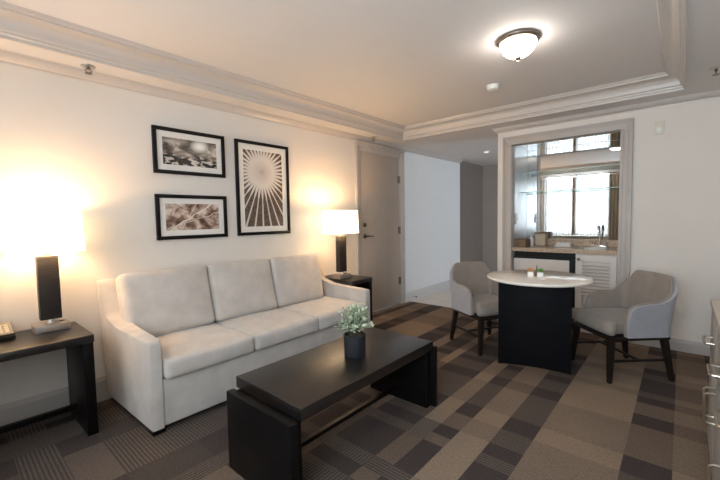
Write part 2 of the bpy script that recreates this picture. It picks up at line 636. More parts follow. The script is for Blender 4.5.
# --- ceiling: tray, dropped border, hall
TX0, TX1, TY0, TY1 = 0.262, 2.975, -0.15, 3.975
bm = bmesh.new()
bx(bm, -0.14, 4.75, YF-0.12, 7.3, H_CEIL, H_CEIL+0.08)
struct(new_obj('ceiling', bm, CEIL), 'flat grey ceiling inside the tray moulding')
bm = bmesh.new()
bx(bm, 0, TX0, YF, TY1, H_SOF, H_CEIL)
bx(bm, TX1, XR, YF, TY1, H_SOF, H_CEIL)
bx(bm, TX0, TX1, YF, TY0, H_SOF, H_CEIL)
bx(bm, 0, XR, TY1, YB, H_SOF, H_CEIL)
struct(new_obj('ceiling_border', bm, CEIL), 'dropped ceiling border around the tray')
bm = bmesh.new()
bx(bm, 0, 1.375, YB, YN+0.06, H_SOF, H_CEIL)
bx(bm, -0.02, 4.63, YN+0.06, 7.16, H_SOF, H_CEIL)
struct(new_obj('ceiling_hall', bm, CEIL))
cove = [(0.0, 2.196), (0.010, 2.196), (0.012, 2.212), (0.022, 2.217), (0.024, 2.228), (0.034, 2.232)]
for k in range(7):
    a = PI/2*k/6
    cove.append((0.036+0.062*(1-math.cos(a)), 2.236+0.066*math.sin(a)))
cove += [(0.108, 2.304), (0.110, 2.314), (0.120, 2.318), (0.130, 2.334), (0.0, 2.334)]
bm = bmesh.new()
sweep(bm, [(TX0, TY0), (TX1, TY0), (TX1, TY1), (TX0, TY1)], cove, closed=True)
struct(smart_smooth(new_obj('trim_1', bm, CROWN), 35), 'stepped cove moulding around the ceiling tray')
cr = [(0.0, 2.150), (0.008, 2.150), (0.010, 2.160), (0.020, 2.164), (0.030, 2.178), (0.046, 2.194), (0.048, 2.204), (0.058, 2.209), (0.0, 2.209)]
bm = bmesh.new()
sweep(bm, [(0.0, 6.13), (0.0, YF)], cr)
sweep(bm, [(XR, YF), (XR, YB), (1.375, YB), (1.375, YN+0.06), (4.6, YN+0.06)], cr)
struct(smart_smooth(new_obj('trim_2', bm, CROWN), 35), 'small crown moulding along the wall tops')

def baseboard(name, path, h, m=BASEB):
    bm = bmesh.new()
    sweep(bm, path, [(0, 0), (0.014, 0), (0.014, h-0.03), (0.009, h-0.012), (0.006, h), (0, h)])
    return struct(new_obj(name, bm, m))


baseboard('baseboard_left', [(0, 3.36), (0, YF)], 0.165)
baseboard('baseboard_hall', [(0, 6.13), (0, 4.355)], 0.14, mat('hall_baseboard_paint', (0.60, 0.585, 0.57), 0.5))
baseboard('baseboard_back', [(XR, YB), (2.635, YB)], 0.105)
baseboard('baseboard_hall_end', [(4.6, 7.16), (-0.02, 7.16), (-0.02, 6.14)], 0.14)
baseboard('baseboard_right', [(XR, YF), (XR, YB)], 0.105)


# --- door in the left wall
def casing(bm, y0, y1, zt, w, x=0.0):
    """moulded casing around an opening in the left wall"""
    for (p, q) in (((y0-w, y0), (0, zt+w)), ((y1, y1+w), (0, zt+w)), ((y0, y1), (zt, zt+w))):
        bx(bm, x, x+0.016, p[0], p[1], q[0], q[1], 0.004)
        if p[1]-p[0] > w+0.01:
            bx(bm, x+0.014, x+0.028, p[0]-w, p[1]+w, zt+w*0.62, zt+w, 0.004)
        else:
            o0 = p[0] if p[0] < y0-0.01 else p[1]-w*0.38
            bx(bm, x+0.014, x+0.026, o0, o0+w*0.38, q[0], q[1], 0.004)


d1 = bpy.data.objects.new('door_1', None)
COL.objects.link(d1)
d1.location = (0, 3.86, 0)
struct(d1, 'tall taupe door with lever handle in the left wall')


def dpart(name, bm, m, ang=40):
    o = smart_smooth(new_obj(name, bm, m), ang)
    o.parent = d1
    o.matrix_parent_inverse = Matrix.Translation((0, -3.86, 0))
    return o


bm = bmesh.new()
bx(bm, -0.046, -0.004, 3.445, 4.262, 0.012, 2.035, 0.002)
dpart('door_slab', bm, DOORM)
bm = bmesh.new()
casing(bm, 3.425, 4.28, 2.052, 0.078)
bx(bm, -0.14, 0.0, 3.425, 3.441, 0, 2.052)
bx(bm, -0.14, 0.0, 4.266, 4.28, 0, 2.052)
bx(bm, -0.14, 0.0, 3.425, 4.28, 2.038, 2.052)
bx(bm, 0.0, 0.05, 3.335, 4.37, 2.125, 2.149, 0.006)
dpart('door_casing', bm, TRIM)
bm = bmesh.new()
t = bmesh.new()
lathe(t, [(0.0, 0), (0.030, 0), (0.030, 0.006), (0.024, 0.010), (0.011, 0.012), (0.011, 0.045), (0.0, 0.045)], n=20)
merge(bm, t, Matrix.Translation((-0.004, 3.515, 0.995)) @ Matrix.Rotation(PI/2, 4, 'Y'))
tube(bm, [(0.040, 3.515, 0.995), (0.044, 3.54, 0.996), (0.044, 3.60, 0.992), (0.040, 3.64, 0.989)], [0.010, 0.010, 0.008, 0.007], 10)
dpart('lever_handle', bm, BRONZE)
bm = bmesh.new()
t = bmesh.new()
lathe(t, [(0.0, 0), (0.028, 0), (0.026, 0.012), (0.016, 0.016), (0.016, 0.024), (0.0, 0.024)], n=20)
merge(bm, t, Matrix.Translation((-0.004, 3.515, 1.135)) @ Matrix.Rotation(PI/2, 4, 'Y'))
dpart('deadbolt', bm, BRONZE)
for z in (1.744, 1.045, 0.337):
    bm = bmesh.new()
    tube(bm, [(0.006, 4.266, z-0.05), (0.006, 4.266, z+0.05)], 0.008, 10)
    bx(bm, -0.004, 0.001, 4.23, 4.28, z-0.05, z+0.05)
    dpart('hinge', bm, BRONZE)

# --- bar opening frame (casing with bands)
bm = bmesh.new()
x0, x1, zt, w = 1.531, 2.53, 2.0, 0.092
for lo, hi, pr in ((0.0, w, 0.018), (0.0, 0.020, 0.028), (0.045, 0.058, 0.026), (w-0.018, w, 0.032)):
    bx(bm, x0-hi, x0-lo, YB-pr, YB+0.001, 0, zt+lo, 0.003)
    bx(bm, x1+lo, x1+hi, YB-pr, YB+0.001, 0, zt+lo, 0.003)
    bx(bm, x0-hi, x1+hi, YB-pr, YB+0.001, zt+lo, zt+hi, 0.003)
bx(bm, x0-0.001, x0+0.004, YB-0.018, YB+0.10, 0, zt)
bx(bm, x1-0.004, x1+0.001, YB-0.018, YB+0.10, 0, zt)
struct(smart_smooth(new_obj('trim_4', bm, TRIM), 40), 'banded taupe frame around the bar niche')

# --- window seen in the bar mirror, an added unseen one beside it, the bedroom window
def window(name, axis, c, a0, a1, z0, z1, nv, sgn):
    w = bpy.data.objects.new(name, None)
    COL.objects.link(w)
    struct(w)
    bm = bmesh.new()
    fr = 0.045
    parts = [(a0, a0+fr, z0, z1), (a1-fr, a1, z0, z1), (a0, a1, z0, z0+fr), (a0, a1, z1-fr, z1)]
    for k in range(1, nv):
        p = a0+(a1-a0)*k/nv
        parts.append((p-0.02, p+0.02, z0, z1))
    for p in parts:
        if axis == 'y':
            bx(bm, p[0], p[1], c-0.03, c+0.03, p[2], p[3], 0.004)
        else:
            bx(bm, c-0.03, c+0.03, p[0], p[1], p[2], p[3], 0.004)
    new_obj('window_frame', bm, WHITEP, w)
    bm = bmesh.new()
    if axis == 'y':
        bx(bm, a0+fr, a1-fr, c-0.003, c+0.003, z0+fr, z1-fr)
    else:
        bx(bm, c-0.003, c+0.003, a0+fr, a1-fr, z0+fr, z1-fr)
    new_obj('window_glass', bm, GLASS, w)
    return w


w1 = window('window_1', 'y', YF-0.07, 0.36, 1.75, 0.72, 2.19, 2, 1)
window('window_added', 'y', YF-0.07, 2.25, 3.25, 0.85, 2.05, 1, 1)  # unseen opening, added to let the fill daylight in
window('window_3', 'x', 4.69, 5.95, 6.95, 0.75, 2.0, 2, -1)
box('window_sill', WHITEP, 0.32, 1.79, YF, YF+0.06, 0.692, 0.72, 0.005, w1)


def curtain(name, m, x0, x1, y, z0, z1, amp, waves, label, cat='curtain', group=None, seed=1):
    bm = bmesh.new()
    rr = random.Random(seed)
    nx, nz = int(waves*10), 8
    ph = [rr.uniform(-0.5, 0.5) for _ in range(nx+1)]
    grid = []
    for i in range(nx+1):
        u = i/nx
        colv = []
        for k in range(nz+1):
            v = k/nz
            a = amp*(1.0-0.25*v)
            yy = y + a*math.sin(2*PI*waves*u + 0.6*math.sin(5*u+v)) + 0.2*a*math.sin(2*PI*waves*2.3*u+1)
            colv.append(bm.verts.new((x0+(x1-x0)*u, yy, z0+(z1-z0)*v)))
        grid.append(colv)
    for i in range(nx):
        for k in range(nz):
            bm.faces.new((grid[i][k], grid[i+1][k], grid[i+1][k+1], grid[i][k+1]))
    o = new_obj(name, bm, m, smooth=True)
    if m is DRAPE:
        md = o.modifiers.new('thick', 'SOLIDIFY')
        md.thickness = 0.004
    return tag(o, label, cat, group)


curtain('sheer_curtain', SHEER, 0.35, 1.035, YF+0.10, 0.735, 2.10, 0.030, 11, 'white sheer curtain on left half of window in bar mirror', seed=2)
curtain('sheer_curtain', SHEER, 1.06, 1.77, YF+0.10, 0.735, 2.10, 0.030, 11, 'white sheer curtain on right half of window in bar mirror', seed=3)
curtain('drape', DRAPE, 0.24, 0.345, YF+0.17, 0.02, 2.10, 0.022, 3, 'narrow tan drape at left edge of mirrored window', 'drape', seed=4)
curtain('drape', DRAPE, 1.022, 1.075, YF+0.16, 0.735, 2.10, 0.014, 2, 'thin tan drape down the middle of the mirrored window', 'drape', seed=6)
curtain('drape', DRAPE, 1.745, 1.99, YF+0.17, 0.02, 2.10, 0.03, 4.5, 'wide tan drape at right edge of mirrored window', 'drape', seed=5)
bm = bmesh.new()
ZR = 2.128
tube(bm, [(0.20, YF+0.135, ZR), (2.02, YF+0.135, ZR)], 0.012, 10)
for x in (0.20, 2.02):
    t = bmesh.new()
    bmesh.ops.create_uvsphere(t, u_segments=12, v_segments=8, radius=0.022)
    merge(bm, t, Matrix.Translation((x, YF+0.135, ZR)))
for x in (0.26, 1.06, 1.95):
    bx(bm, x-0.008, x+0.008, YF, YF+0.14, ZR-0.008, ZR+0.008)
tag(smart_smooth(new_obj('curtain_rod', bm, BRONZE)), 'dark curtain rod above the mirrored window', 'curtain rod')

# ------------------------------------------------------------------ bar niche
sb = sbox  # structure boxes
o = box('ceiling_niche', MIRROR, 1.531, 2.53, YB+0.10, YN, 2.0, 2.02)
struct(o, 'mirrored ceiling of the bar niche')
mir = box('wall_mirror', MIRROR, 1.533, 2.528, YN-0.006, YN, 0.94, 1.998)
tag(mir, 'large mirror across the back of the bar niche reflecting the window', 'mirror')
CT = 0.862
bm = bmesh.new()
SX, SY = 2.31, 4.50
for p in ((1.533, SX-0.085, YB+0.012, YN-0.001), (SX+0.085, 2.528, YB+0.012, YN-0.001), (SX-0.085, SX+0.085, YB+0.012, SY-0.090), (SX-0.085, SX+0.085, SY+0.090, YN-0.001)):
    bx(bm, p[0], p[1], p[2], p[3], CT-0.040, CT)
top = thing('bar_counter', 'tan granite countertop with backsplash in the bar niche', 'countertop', (2.03, 4.5, CT))
slab = new_obj('countertop', bm, GRANITE)
bm = bmesh.new()
bx(bm, 1.533, 2.528, YN-0.022, YN-0.0065, CT+0.0005, 0.940, 0.002)
bx(bm, 2.510, 2.528, YB+0.06, YN-0.0225, CT+0.0005, 0.940, 0.002)
spl = new_obj('backsplash', bm, GRANITE)
for q in (slab, spl):
    q.parent = top
    q.matrix_parent_inverse = Matrix.Translation((-2.03, -4.5, -CT))
for z, wd in ((1.72, 'upper'), (1.49, 'lower')):
    sh = thing('glass_shelf', '%s clear glass shelf across the bar mirror' % wd, 'shelf', (2.03, 4.68, z), 0, 'glass shelves in the bar niche')
    bm = bmesh.new()
    bx(bm, -0.497, 0.497, -0.11, 0.113, -0.004, 0.004)
    new_obj('shelf_pane', bm, SHELFG, sh)
    EDGE = bpy.data.materials.get('shelf_edge') or mat('shelf_edge', (0.52, 0.70, 0.66), 0.1)
    bm = bmesh.new()
    bx(bm, -0.497, 0.497, -0.1125, -0.1105, -0.004, 0.004)
    new_obj('front_edge', bm, EDGE, sh)
    for sx in (-1, 1):
        for sy in (-0.08, 0.08):
            bm = bmesh.new()
            bx(bm, sx*0.485-0.012, sx*0.485+0.012, sy-0.008, sy+0.008, -0.014, -0.005, 0.002)
            new_obj('bracket', bm, CHROME, sh)

# mini fridge
fr = thing('mini_fridge', 'black mini fridge with pale door panel under the bar counter', 'refrigerator', (1.845, 4.54, 0))
bm = bmesh.new()
bx(bm, -0.305, 0.315, -0.20, 0.24, 0.03, 0.815, 0.004)
new_obj('body', bm, BLACKP, fr)
bm = bmesh.new()
bx(bm, -0.305, 0.315, -0.232, -0.205, 0.07, 0.76, 0.004)
dr = new_obj('door', bm, BLACKP, fr)
bm = bmesh.new()
bx(bm, -0.300, 0.262, -0.240, -0.2325, 0.08, 0.742, 0.003)
new_obj('door_panel', bm, FRIDGEP, dr)
for fx in (-0.28, 0.29):
    for fy in (-0.18, 0.21):
        bm = bmesh.new()
        lathe(bm, [(0.0, 0), (0.016, 0), (0.013, 0.03), (0.0, 0.03)], fx, fy, n=12)
        new_obj('foot', bm, BLACKP, fr)

# louvered cabinet
cb = thing('bar_cabinet', 'grey cabinet with louvered door under the bar sink', 'cabinet', (2.345, 4.54, 0))
bm = bmesh.new()
bx(bm, -0.180, 0.180, -0.245, 0.24, 0.09, 0.725)
bx(bm, -0.180, 0.180, -0.245, -0.205, 0.725, 0.819)
bx(bm, -0.180, 0.180, -0.19, 0.24, 0.0, 0.09)
new_obj('body', bm, CABM, cb)
bm = bmesh.new()
X0, X1, Z0, Z1 = -0.172, 0.172, 0.10, 0.812
for p in ((X0, X0+0.055, Z0, Z1), (X1-0.055, X1, Z0, Z1), (X0+0.055, X1-0.055, Z0, Z0+0.07), (X0+0.055, X1-0.055, Z1-0.065, Z1)):
    bx(bm, p[0], p[1], -0.268, -0.2455, p[2], p[3], 0.002)
dr = new_obj('door', bm, CABM, cb)
bm = bmesh.new()
z = Z0+0.085
while z < Z1-0.075:
    t = bmesh.new()
    bx(t, X0+0.05, X1-0.05, -0.004, 0.004, -0.020, 0.020, 0.002)
    merge(bm, t, Matrix.Translation((0, -0.258, z)) @ Matrix.Rotation(math.radians(-52), 4, 'X'))
    z += 0.0335
new_obj('louver_slats', bm, CABM, dr)
bm = bmesh.new()
t = bmesh.new()
lathe(t, [(0.0, 0), (0.007, 0), (0.006, 0.012), (0.015, 0.018), (0.016, 0.026), (0.010, 0.031), (0.0, 0.032)], n=16)
merge(bm, t, Matrix.Translation((X0+0.028, -0.268, Z1-0.045)) @ Matrix.Rotation(PI/2, 4, 'X'))
smart_smooth(new_obj('knob', bm, BRONZE, dr))

# sink and tap
bm = bmesh.new()
prof = [(1.0, 0.001), (1.0, 0.007), (0.93, 0.009), (0.86, 0.004), (0.78, -0.015), (0.74, -0.10), (0.60, -0.125)]
n = 32
rings = []
for s, h in prof:
    rings.append([bm.verts.new((0.100*s*math.copysign(abs(math.cos(2*PI*i/n))**0.55, math.cos(2*PI*i/n)),
                                0.105*s*math.copysign(abs(math.sin(2*PI*i/n))**0.55, math.sin(2*PI*i/n)), h)) for i in range(n)])
for a, b in zip(rings, rings[1:]):
    for i in range(n):
        bm.faces.new((a[i], a[(i+1) % n], b[(i+1) % n], b[i]))
bm.faces.new(rings[-1])
sk = smart_smooth(new_obj('sink_basin', bm, WHITEP, top, loc=(SX-2.03, SY-4.5, 0)), 60)
sk['label'] = 'white sink basin'
bm = bmesh.new()
lathe(bm, [(0.0, -0.1245), (0.018, -0.1245), (0.018, -0.122), (0.0, -0.122)], n=16)
new_obj('drain', bm, CHROME, sk)
fc = thing('bar_tap', 'chrome gooseneck tap standing behind the bar sink', 'faucet', (2.31, 4.70, CT))
bm = bmesh.new()
bx(bm, -0.075, 0.075, -0.024, 0.024, 0.0005, 0.022, 0.008)
smart_smooth(new_obj('base_plate', bm, CHROME, fc))
bm = bmesh.new()
pts = [(0, 0, 0.02), (0, 0, 0.12), (0, 0, 0.19)]
for k in range(1, 9):
    a = PI*k/8
    pts.append((0, -0.042+0.042*math.cos(a), 0.19+0.042*math.sin(a)))
pts.append((0, -0.084, 0.165))
tube(bm, pts, 0.010, 10)
smart_smooth(new_obj('spout', bm, CHROME, fc))
for sx in (-1, 1):
    bm = bmesh.new()
    tube(bm, [(sx*0.052, 0, 0.02), (sx*0.052, 0, 0.05)], 0.010, 10)
    tube(bm, [(sx*0.052, 0, 0.05), (sx*0.085, -0.01, 0.062)], [0.007, 0.005], 8)
    smart_smooth(new_obj('tap_handle', bm, CHROME, fc))

# things on the counter
cad = thing('coffee_caddy', 'brown wooden caddy at left end of bar counter', 'caddy', (1.60, 4.43, CT))
bm = bmesh.new()
for p in ((-0.06, -0.052, -0.09, 0.09), (0.052, 0.06, -0.09, 0.09), (-0.052, 0.052, -0.09, -0.082), (-0.052, 0.052, 0.082, 0.09)):
    bx(bm, p[0], p[1], p[2], p[3], 0.001, 0.085)
bx(bm, -0.052, 0.052, -0.082, 0.082, 0.001, 0.008)
new_obj('tray_body', bm, BASKET, cad)
for k in range(4):
    bm = bmesh.new()
    lathe(bm, [(0.0, 0.009), (0.018, 0.009), (0.022, 0.055), (0.022, 0.06), (0.0, 0.06)], 0, -0.06+0.04*k, n=14)
    s = smart_smooth(new_obj('sachet_cup', bm, (BASKET, TANBOX)[k % 2]))
    s.location = (1.60, 4.43, CT)
    tag(s, 'small coffee pod in the caddy on the bar counter', 'coffee pod', 'coffee pods in the caddy')
btl = thing('lotion_bottle', 'white pump bottle standing on bar counter before the mirror', 'bottle', (1.645, 4.60, CT))
bm = bmesh.new()
lathe(bm, [(0.0, 0.001), (0.026, 0.001), (0.028, 0.01), (0.028, 0.085), (0.020, 0.10), (0.010, 0.105), (0.010, 0.118), (0.0, 0.118)], n=20)
smart_smooth(new_obj('body', bm, WHITEP, btl))
bm = bmesh.new()
tube(bm, [(0, 0, 0.117), (0, 0, 0.14), (0.03, 0, 0.143)], 0.005, 8)
new_obj('pump', bm, WHITEP, btl)
ib = thing('ice_bucket', 'tan square ice bucket with dark lid on bar counter', 'bucket', (1.73, 4.70, CT))
bm = bmesh.new()
prism(bm, [(-0.058, -0.058), (0.058, -0.058), (0.058, 0.058), (-0.058, 0.058)], 0.001, 0.14, 'z', 0.006)
for v in bm.verts:
    s = 0.90 + 0.12*v.co.z/0.14
    v.co.x *= s
    v.co.y *= s
new_obj('body', bm, TANBOX, ib)
bm = bmesh.new()
bx(bm, -0.062, 0.062, -0.062, 0.062, 0.1405, 0.152, 0.003)
new_obj('lid', bm, BASKET, ib)
tw = thing('towel_tray', 'white tray of folded napkins on bar counter', 'tray', (1.985, 4.62, CT))
bm = bmesh.new()
bx(bm, -0.085, 0.085, -0.055, 0.055, 0.001, 0.008, 0.003)
bx(bm, -0.085, -0.079, -0.055, 0.055, 0.008, 0.020, 0.002)
bx(bm, 0.079, 0.085, -0.055, 0.055, 0.008, 0.020, 0.002)
new_obj('tray_base', bm, WHITEP, tw)
for k in range(3):
    bm = bmesh.new()
    cushion(bm, 0, 0, 0.0095+0.006+0.0125*k, 0.15, 0.10, 0.012, 0.005, (0, 0, 0.0), 6)
    q = new_obj('napkin', bm, TOWEL, None, True)
    q.location = (1.985+0.004*k, 4.62-0.003*k, CT)
    tag(q, 'folded white napkin stacked on the bar tray', 'napkin', 'folded napkins on the bar tray')
for (yy, nm) in ((4.42, 'left'),):
    pl = thing('wall_switch', 'white switch plate on left side wall of bar niche', 'switch', (1.531, yy, 1.18))
    bm = bmesh.new()
    bx(bm, 0.0, 0.006, -0.035, 0.035, -0.057, 0.057, 0.002)
    new_obj('plate', bm, WHITEP, pl)
    bm = bmesh.new()
    bx(bm, 0.0065, 0.013, -0.006, 0.006, -0.012, 0.012, 0.002)
    new_obj('toggle', bm, WHITEP, pl)

# ------------------------------------------------------------------ sofa
so = thing('sofa', 'light beige suede three-seat sofa with sloped arms along left wall', 'sofa', (0, 0, 0))
AY0, AY1 = 0.735, 2.680
AT = 0.075
bm = bmesh.new()
bx(bm, 0.10, 0.752, AY0+AT-0.002, AY1-AT+0.002, 0.035, 0.312, 0.012, 3)
smart_smooth(new_obj('base', bm, SOFAM, so), 60)


def arm_profile():
    top = [(0.045, 0.830), (0.052, 0.800), (0.060, 0.755), (0.072, 0.705), (0.088, 0.655), (0.110, 0.615), (0.145, 0.588), (0.20, 0.571), (0.30, 0.561),
           (0.45, 0.553), (0.65, 0.547), (0.742, 0.545), (0.757, 0.540), (0.762, 0.527)]
    return top + [(0.762, 0.035), (0.018, 0.035), (0.018, 0.815), (0.026, 0.834), (0.036, 0.837)]


for y0, y1, s in ((AY0, AY0+AT, -1), (AY1-AT, AY1, 1)):
    bm = bmesh.new()
    prism(bm, arm_profile(), y0, y1, 'y', 0.014, 4)
    for v in bm.verts:      # flare outward toward the back and top
        if (s < 0 and v.co.y < y0+0.035) or (s > 0 and v.co.y > y1-0.035):
            f = max(0, (0.762-v.co.x)/0.73)*(0.35+0.65*max(0, v.co.z)/0.83)
            v.co.y += s*(0.050 if s < 0 else 0.0)*f
    smart_smooth(new_obj('arm', bm, SOFAM, so), 50)
bm = bmesh.new()
cushion(bm, 0.060, (AY0+AY1)/2, 0.55, 0.08, AY1-AY0-2*AT-0.004, 0.46, 0.03, (0, 0, 0), 10)
new_obj('back_frame', bm, SOFAM, so, True)
IW = (AY1-AY0-2*AT)/3
SB = (0.812, 1.395, 1.985, 2.602)
BB = (0.780, 1.378, 1.960, 2.530)
for k in range(3):
    yc = AY0+AT+IW*(k+0.5)
    bm = bmesh.new()

    def dfm(P):
        # crown toward the front edge
        return P
    cushion(bm, 0.50, (SB[k]+SB[k+1])/2, 0.373, 0.60, SB[k+1]-SB[k]-0.004, 0.118, 0.026, (0.010, 0.0, 0.012), 14)
    new_obj('seat_cushion', bm, SOFAM, so, True)
    # back cushion, leaning
    bm = bmesh.new()
    rr = random.Random(k+3)
    ph = rr.uniform(0, 6)

    def dfb(P, yc=yc, ph=ph):
        P = P.copy()
        wz = max(0, P.z/0.22)
        P.z += 0.006*math.sin(9*(P.y)+ph)*wz
        P.x += 0.008*math.sin(7*P.z+11*P.y+ph)
        return P
    cushion(bm, 0, (BB[k]+BB[k+1])/2, 0, 0.165, BB[k+1]-BB[k]-0.006, 0.450, 0.034, (0.030, 0.0, 0.006), 18, dfb)
    bmesh.ops.transform(bm, matrix=Matrix.Translation((0.180, 0, 0.645)) @ Matrix.Rotation(math.radians(-13), 4, 'Y'), verts=bm.verts)
    new_obj('back_cushion', bm, SOFAM, so, True)
for x in (0.71, 0.09):
    for y in (AY0+0.045, AY1-0.045):
        bm = bmesh.new()
        bx(bm, x-0.035, x+0.035, y-0.035, y+0.035, 0.0, 0.036, 0.004)
        new_obj('foot', bm, DARKW, so)

# ------------------------------------------------------------------ coffee table
ct = thing('coffee_table', 'long dark wood coffee table with slab ends before the sofa', 'coffee table', (1.55, 1.48, 0))
bm = bmesh.new()
bx(bm, -0.262, 0.252, -0.520, 0.562, 0.372, 0.430, 0.004)
smart_smooth(new_obj('tabletop', bm, DARKT, ct))
for s in (-1, 1):
    bm = bmesh.new()
    if s < 0:
        bx(bm, -0.235, 0.265, -0.590, -0.548, 0.0, 0.387, 0.004)
        bx(bm, -0.235, 0.230, -0.5475, -0.505, 0.0, 0.3715, 0.003)
    else:
        bx(bm, -0.235, 0.265, 0.5635, 0.594, 0.0, 0.392, 0.004)
        bx(bm, -0.235, 0.230, 0.515, 0.563, 0.0, 0.3715, 0.003)
    smart_smooth(new_obj('end_panel', bm, DARKW, ct))
bm = bmesh.new()
bx(bm, -0.025, 0.005, -0.504, 0.514, 0.062, 0.086, 0.003)
new_obj('stretcher', bm, DARKW, ct)

# plant on the coffee table
pp = thing('potted_plant', 'charcoal pot with bushy grey-green plant on coffee table', 'plant', (1.572, 1.552, 0.4305))
bm = bmesh.new()
lathe(bm, [(0.0, 0), (0.050, 0), (0.053, 0.004), (0.056, 0.108), (0.051, 0.108), (0.049, 0.092), (0.0, 0.092)], n=36)
smart_smooth(new_obj('flower_pot', bm, POTM, pp))
bm = bmesh.new()
lathe(bm, [(0.0, 0.0925), (0.048, 0.0925), (0.040, 0.098), (0.0, 0.100)], n=20)
new_obj('soil', bm, SOIL, pp)


def leaf(bm, pos, d, L, w, nrm):
    d = d.normalized()
    s = d.cross(nrm)
    if s.length < 1e-4:
        s = d.orthogonal()
    s.normalize()
    nn = s.cross(d)
    P = [pos, pos+d*L*0.35+s*w+nn*0.10*L, pos+d*L*0.75+s*w*0.8+nn*0.06*L, pos+d*L-nn*0.10*L,
         pos+d*L*0.75-s*w*0.8+nn*0.06*L, pos+d*L*0.35-s*w+nn*0.10*L, pos+d*L*0.55-nn*0.02*L]
    v = [bm.verts.new(p) for p in P]
    for a in ((0, 1, 6), (1, 2, 6), (2, 3, 6), (3, 4, 6), (4, 5, 6), (5, 0, 6)):
        bm.faces.new([v[i] for i in a])


rp = random.Random(5)
bmf, bms = bmesh.new(), bmesh.new()
for k in range(60):
    a = rp.uniform(0, 2*PI)
    el = rp.uniform(0.25, 1.5)
    R = 0.075 + 0.035*rp.random()
    tip = Vector((math.cos(a)*math.cos(el)*R*1.0, math.sin(a)*math.cos(el)*R*1.0, 0.115+math.sin(el)*R*1.35))
    b0 = Vector((math.cos(a)*0.02*rp.random(), math.sin(a)*0.02*rp.random(), 0.098))
    mid = b0.lerp(tip, 0.5)+Vector((0, 0, 0.015))
    tube(bms, [b0, mid, tip], [0.0016, 0.0013, 0.0009], 5)
    for q in range(11):
        f = 0.35+0.65*q/10
        p = b0.lerp(mid, f*2) if f < 0.5 else mid.lerp(tip, f*2-1)
        d = (tip-b0).normalized()*0.5+Vector((rp.uniform(-1, 1), rp.uniform(-1, 1), rp.uniform(-0.6, 0.9)))
        leaf(bmf, p, d, rp.uniform(0.014, 0.024), rp.uniform(0.005, 0.008), Vector((rp.uniform(-.4, .4), rp.uniform(-.4, .4), 1)))
new_obj('foliage', bmf, LEAF, pp)
new_obj('stems', bms, STEM, pp)
pp.scale = (1.15, 1.15, 1.15)

# ------------------------------------------------------------------ lamp tables
TZ = 0.583
ltb = thing('console_table', 'dark wood slab table under the left lamp', 'side table', (0.24, 0.2, 0))
bm = bmesh.new()
bx(bm, -0.225, 0.215, -0.40, 0.362, TZ-0.045, TZ, 0.003)
smart_smooth(new_obj('tabletop', bm, DARKT, ltb))
for y0, y1 in ((0.306, 0.358), (-0.396, -0.344)):
    bm = bmesh.new()
    bx(bm, -0.225, 0.211, y0, y1, 0.0, TZ-0.0455, 0.003)
    smart_smooth(new_obj('end_panel', bm, DARKW, ltb))
bm = bmesh.new()
bx(bm, -0.045, -0.015, -0.344, 0.306, 0.085, 0.118, 0.003)
new_obj('stretcher', bm, DARKW, ltb)
etb = thing('end_table', 'dark wood end table between sofa and door', 'side table', (0.275, 2.875, 0))
bm = bmesh.new()
bx(bm, -0.245, 0.243, -0.185, 0.140, 0.548, 0.595, 0.003)
smart_smooth(new_obj('tabletop', bm, DARKT, etb))
for y0, y1 in ((-0.180, -0.138), (0.094, 0.136)):
    bm = bmesh.new()
    bx(bm, -0.240, 0.238, y0, y1, 0.0, 0.5475, 0.003)
    smart_smooth(new_obj('end_panel', bm, DARKW, etb))
bm = bmesh.new()
bx(bm, -0.015, 0.015, -0.1375, 0.0935, 0.085, 0.118, 0.002)
new_obj('stretcher', bm, DARKW, etb)


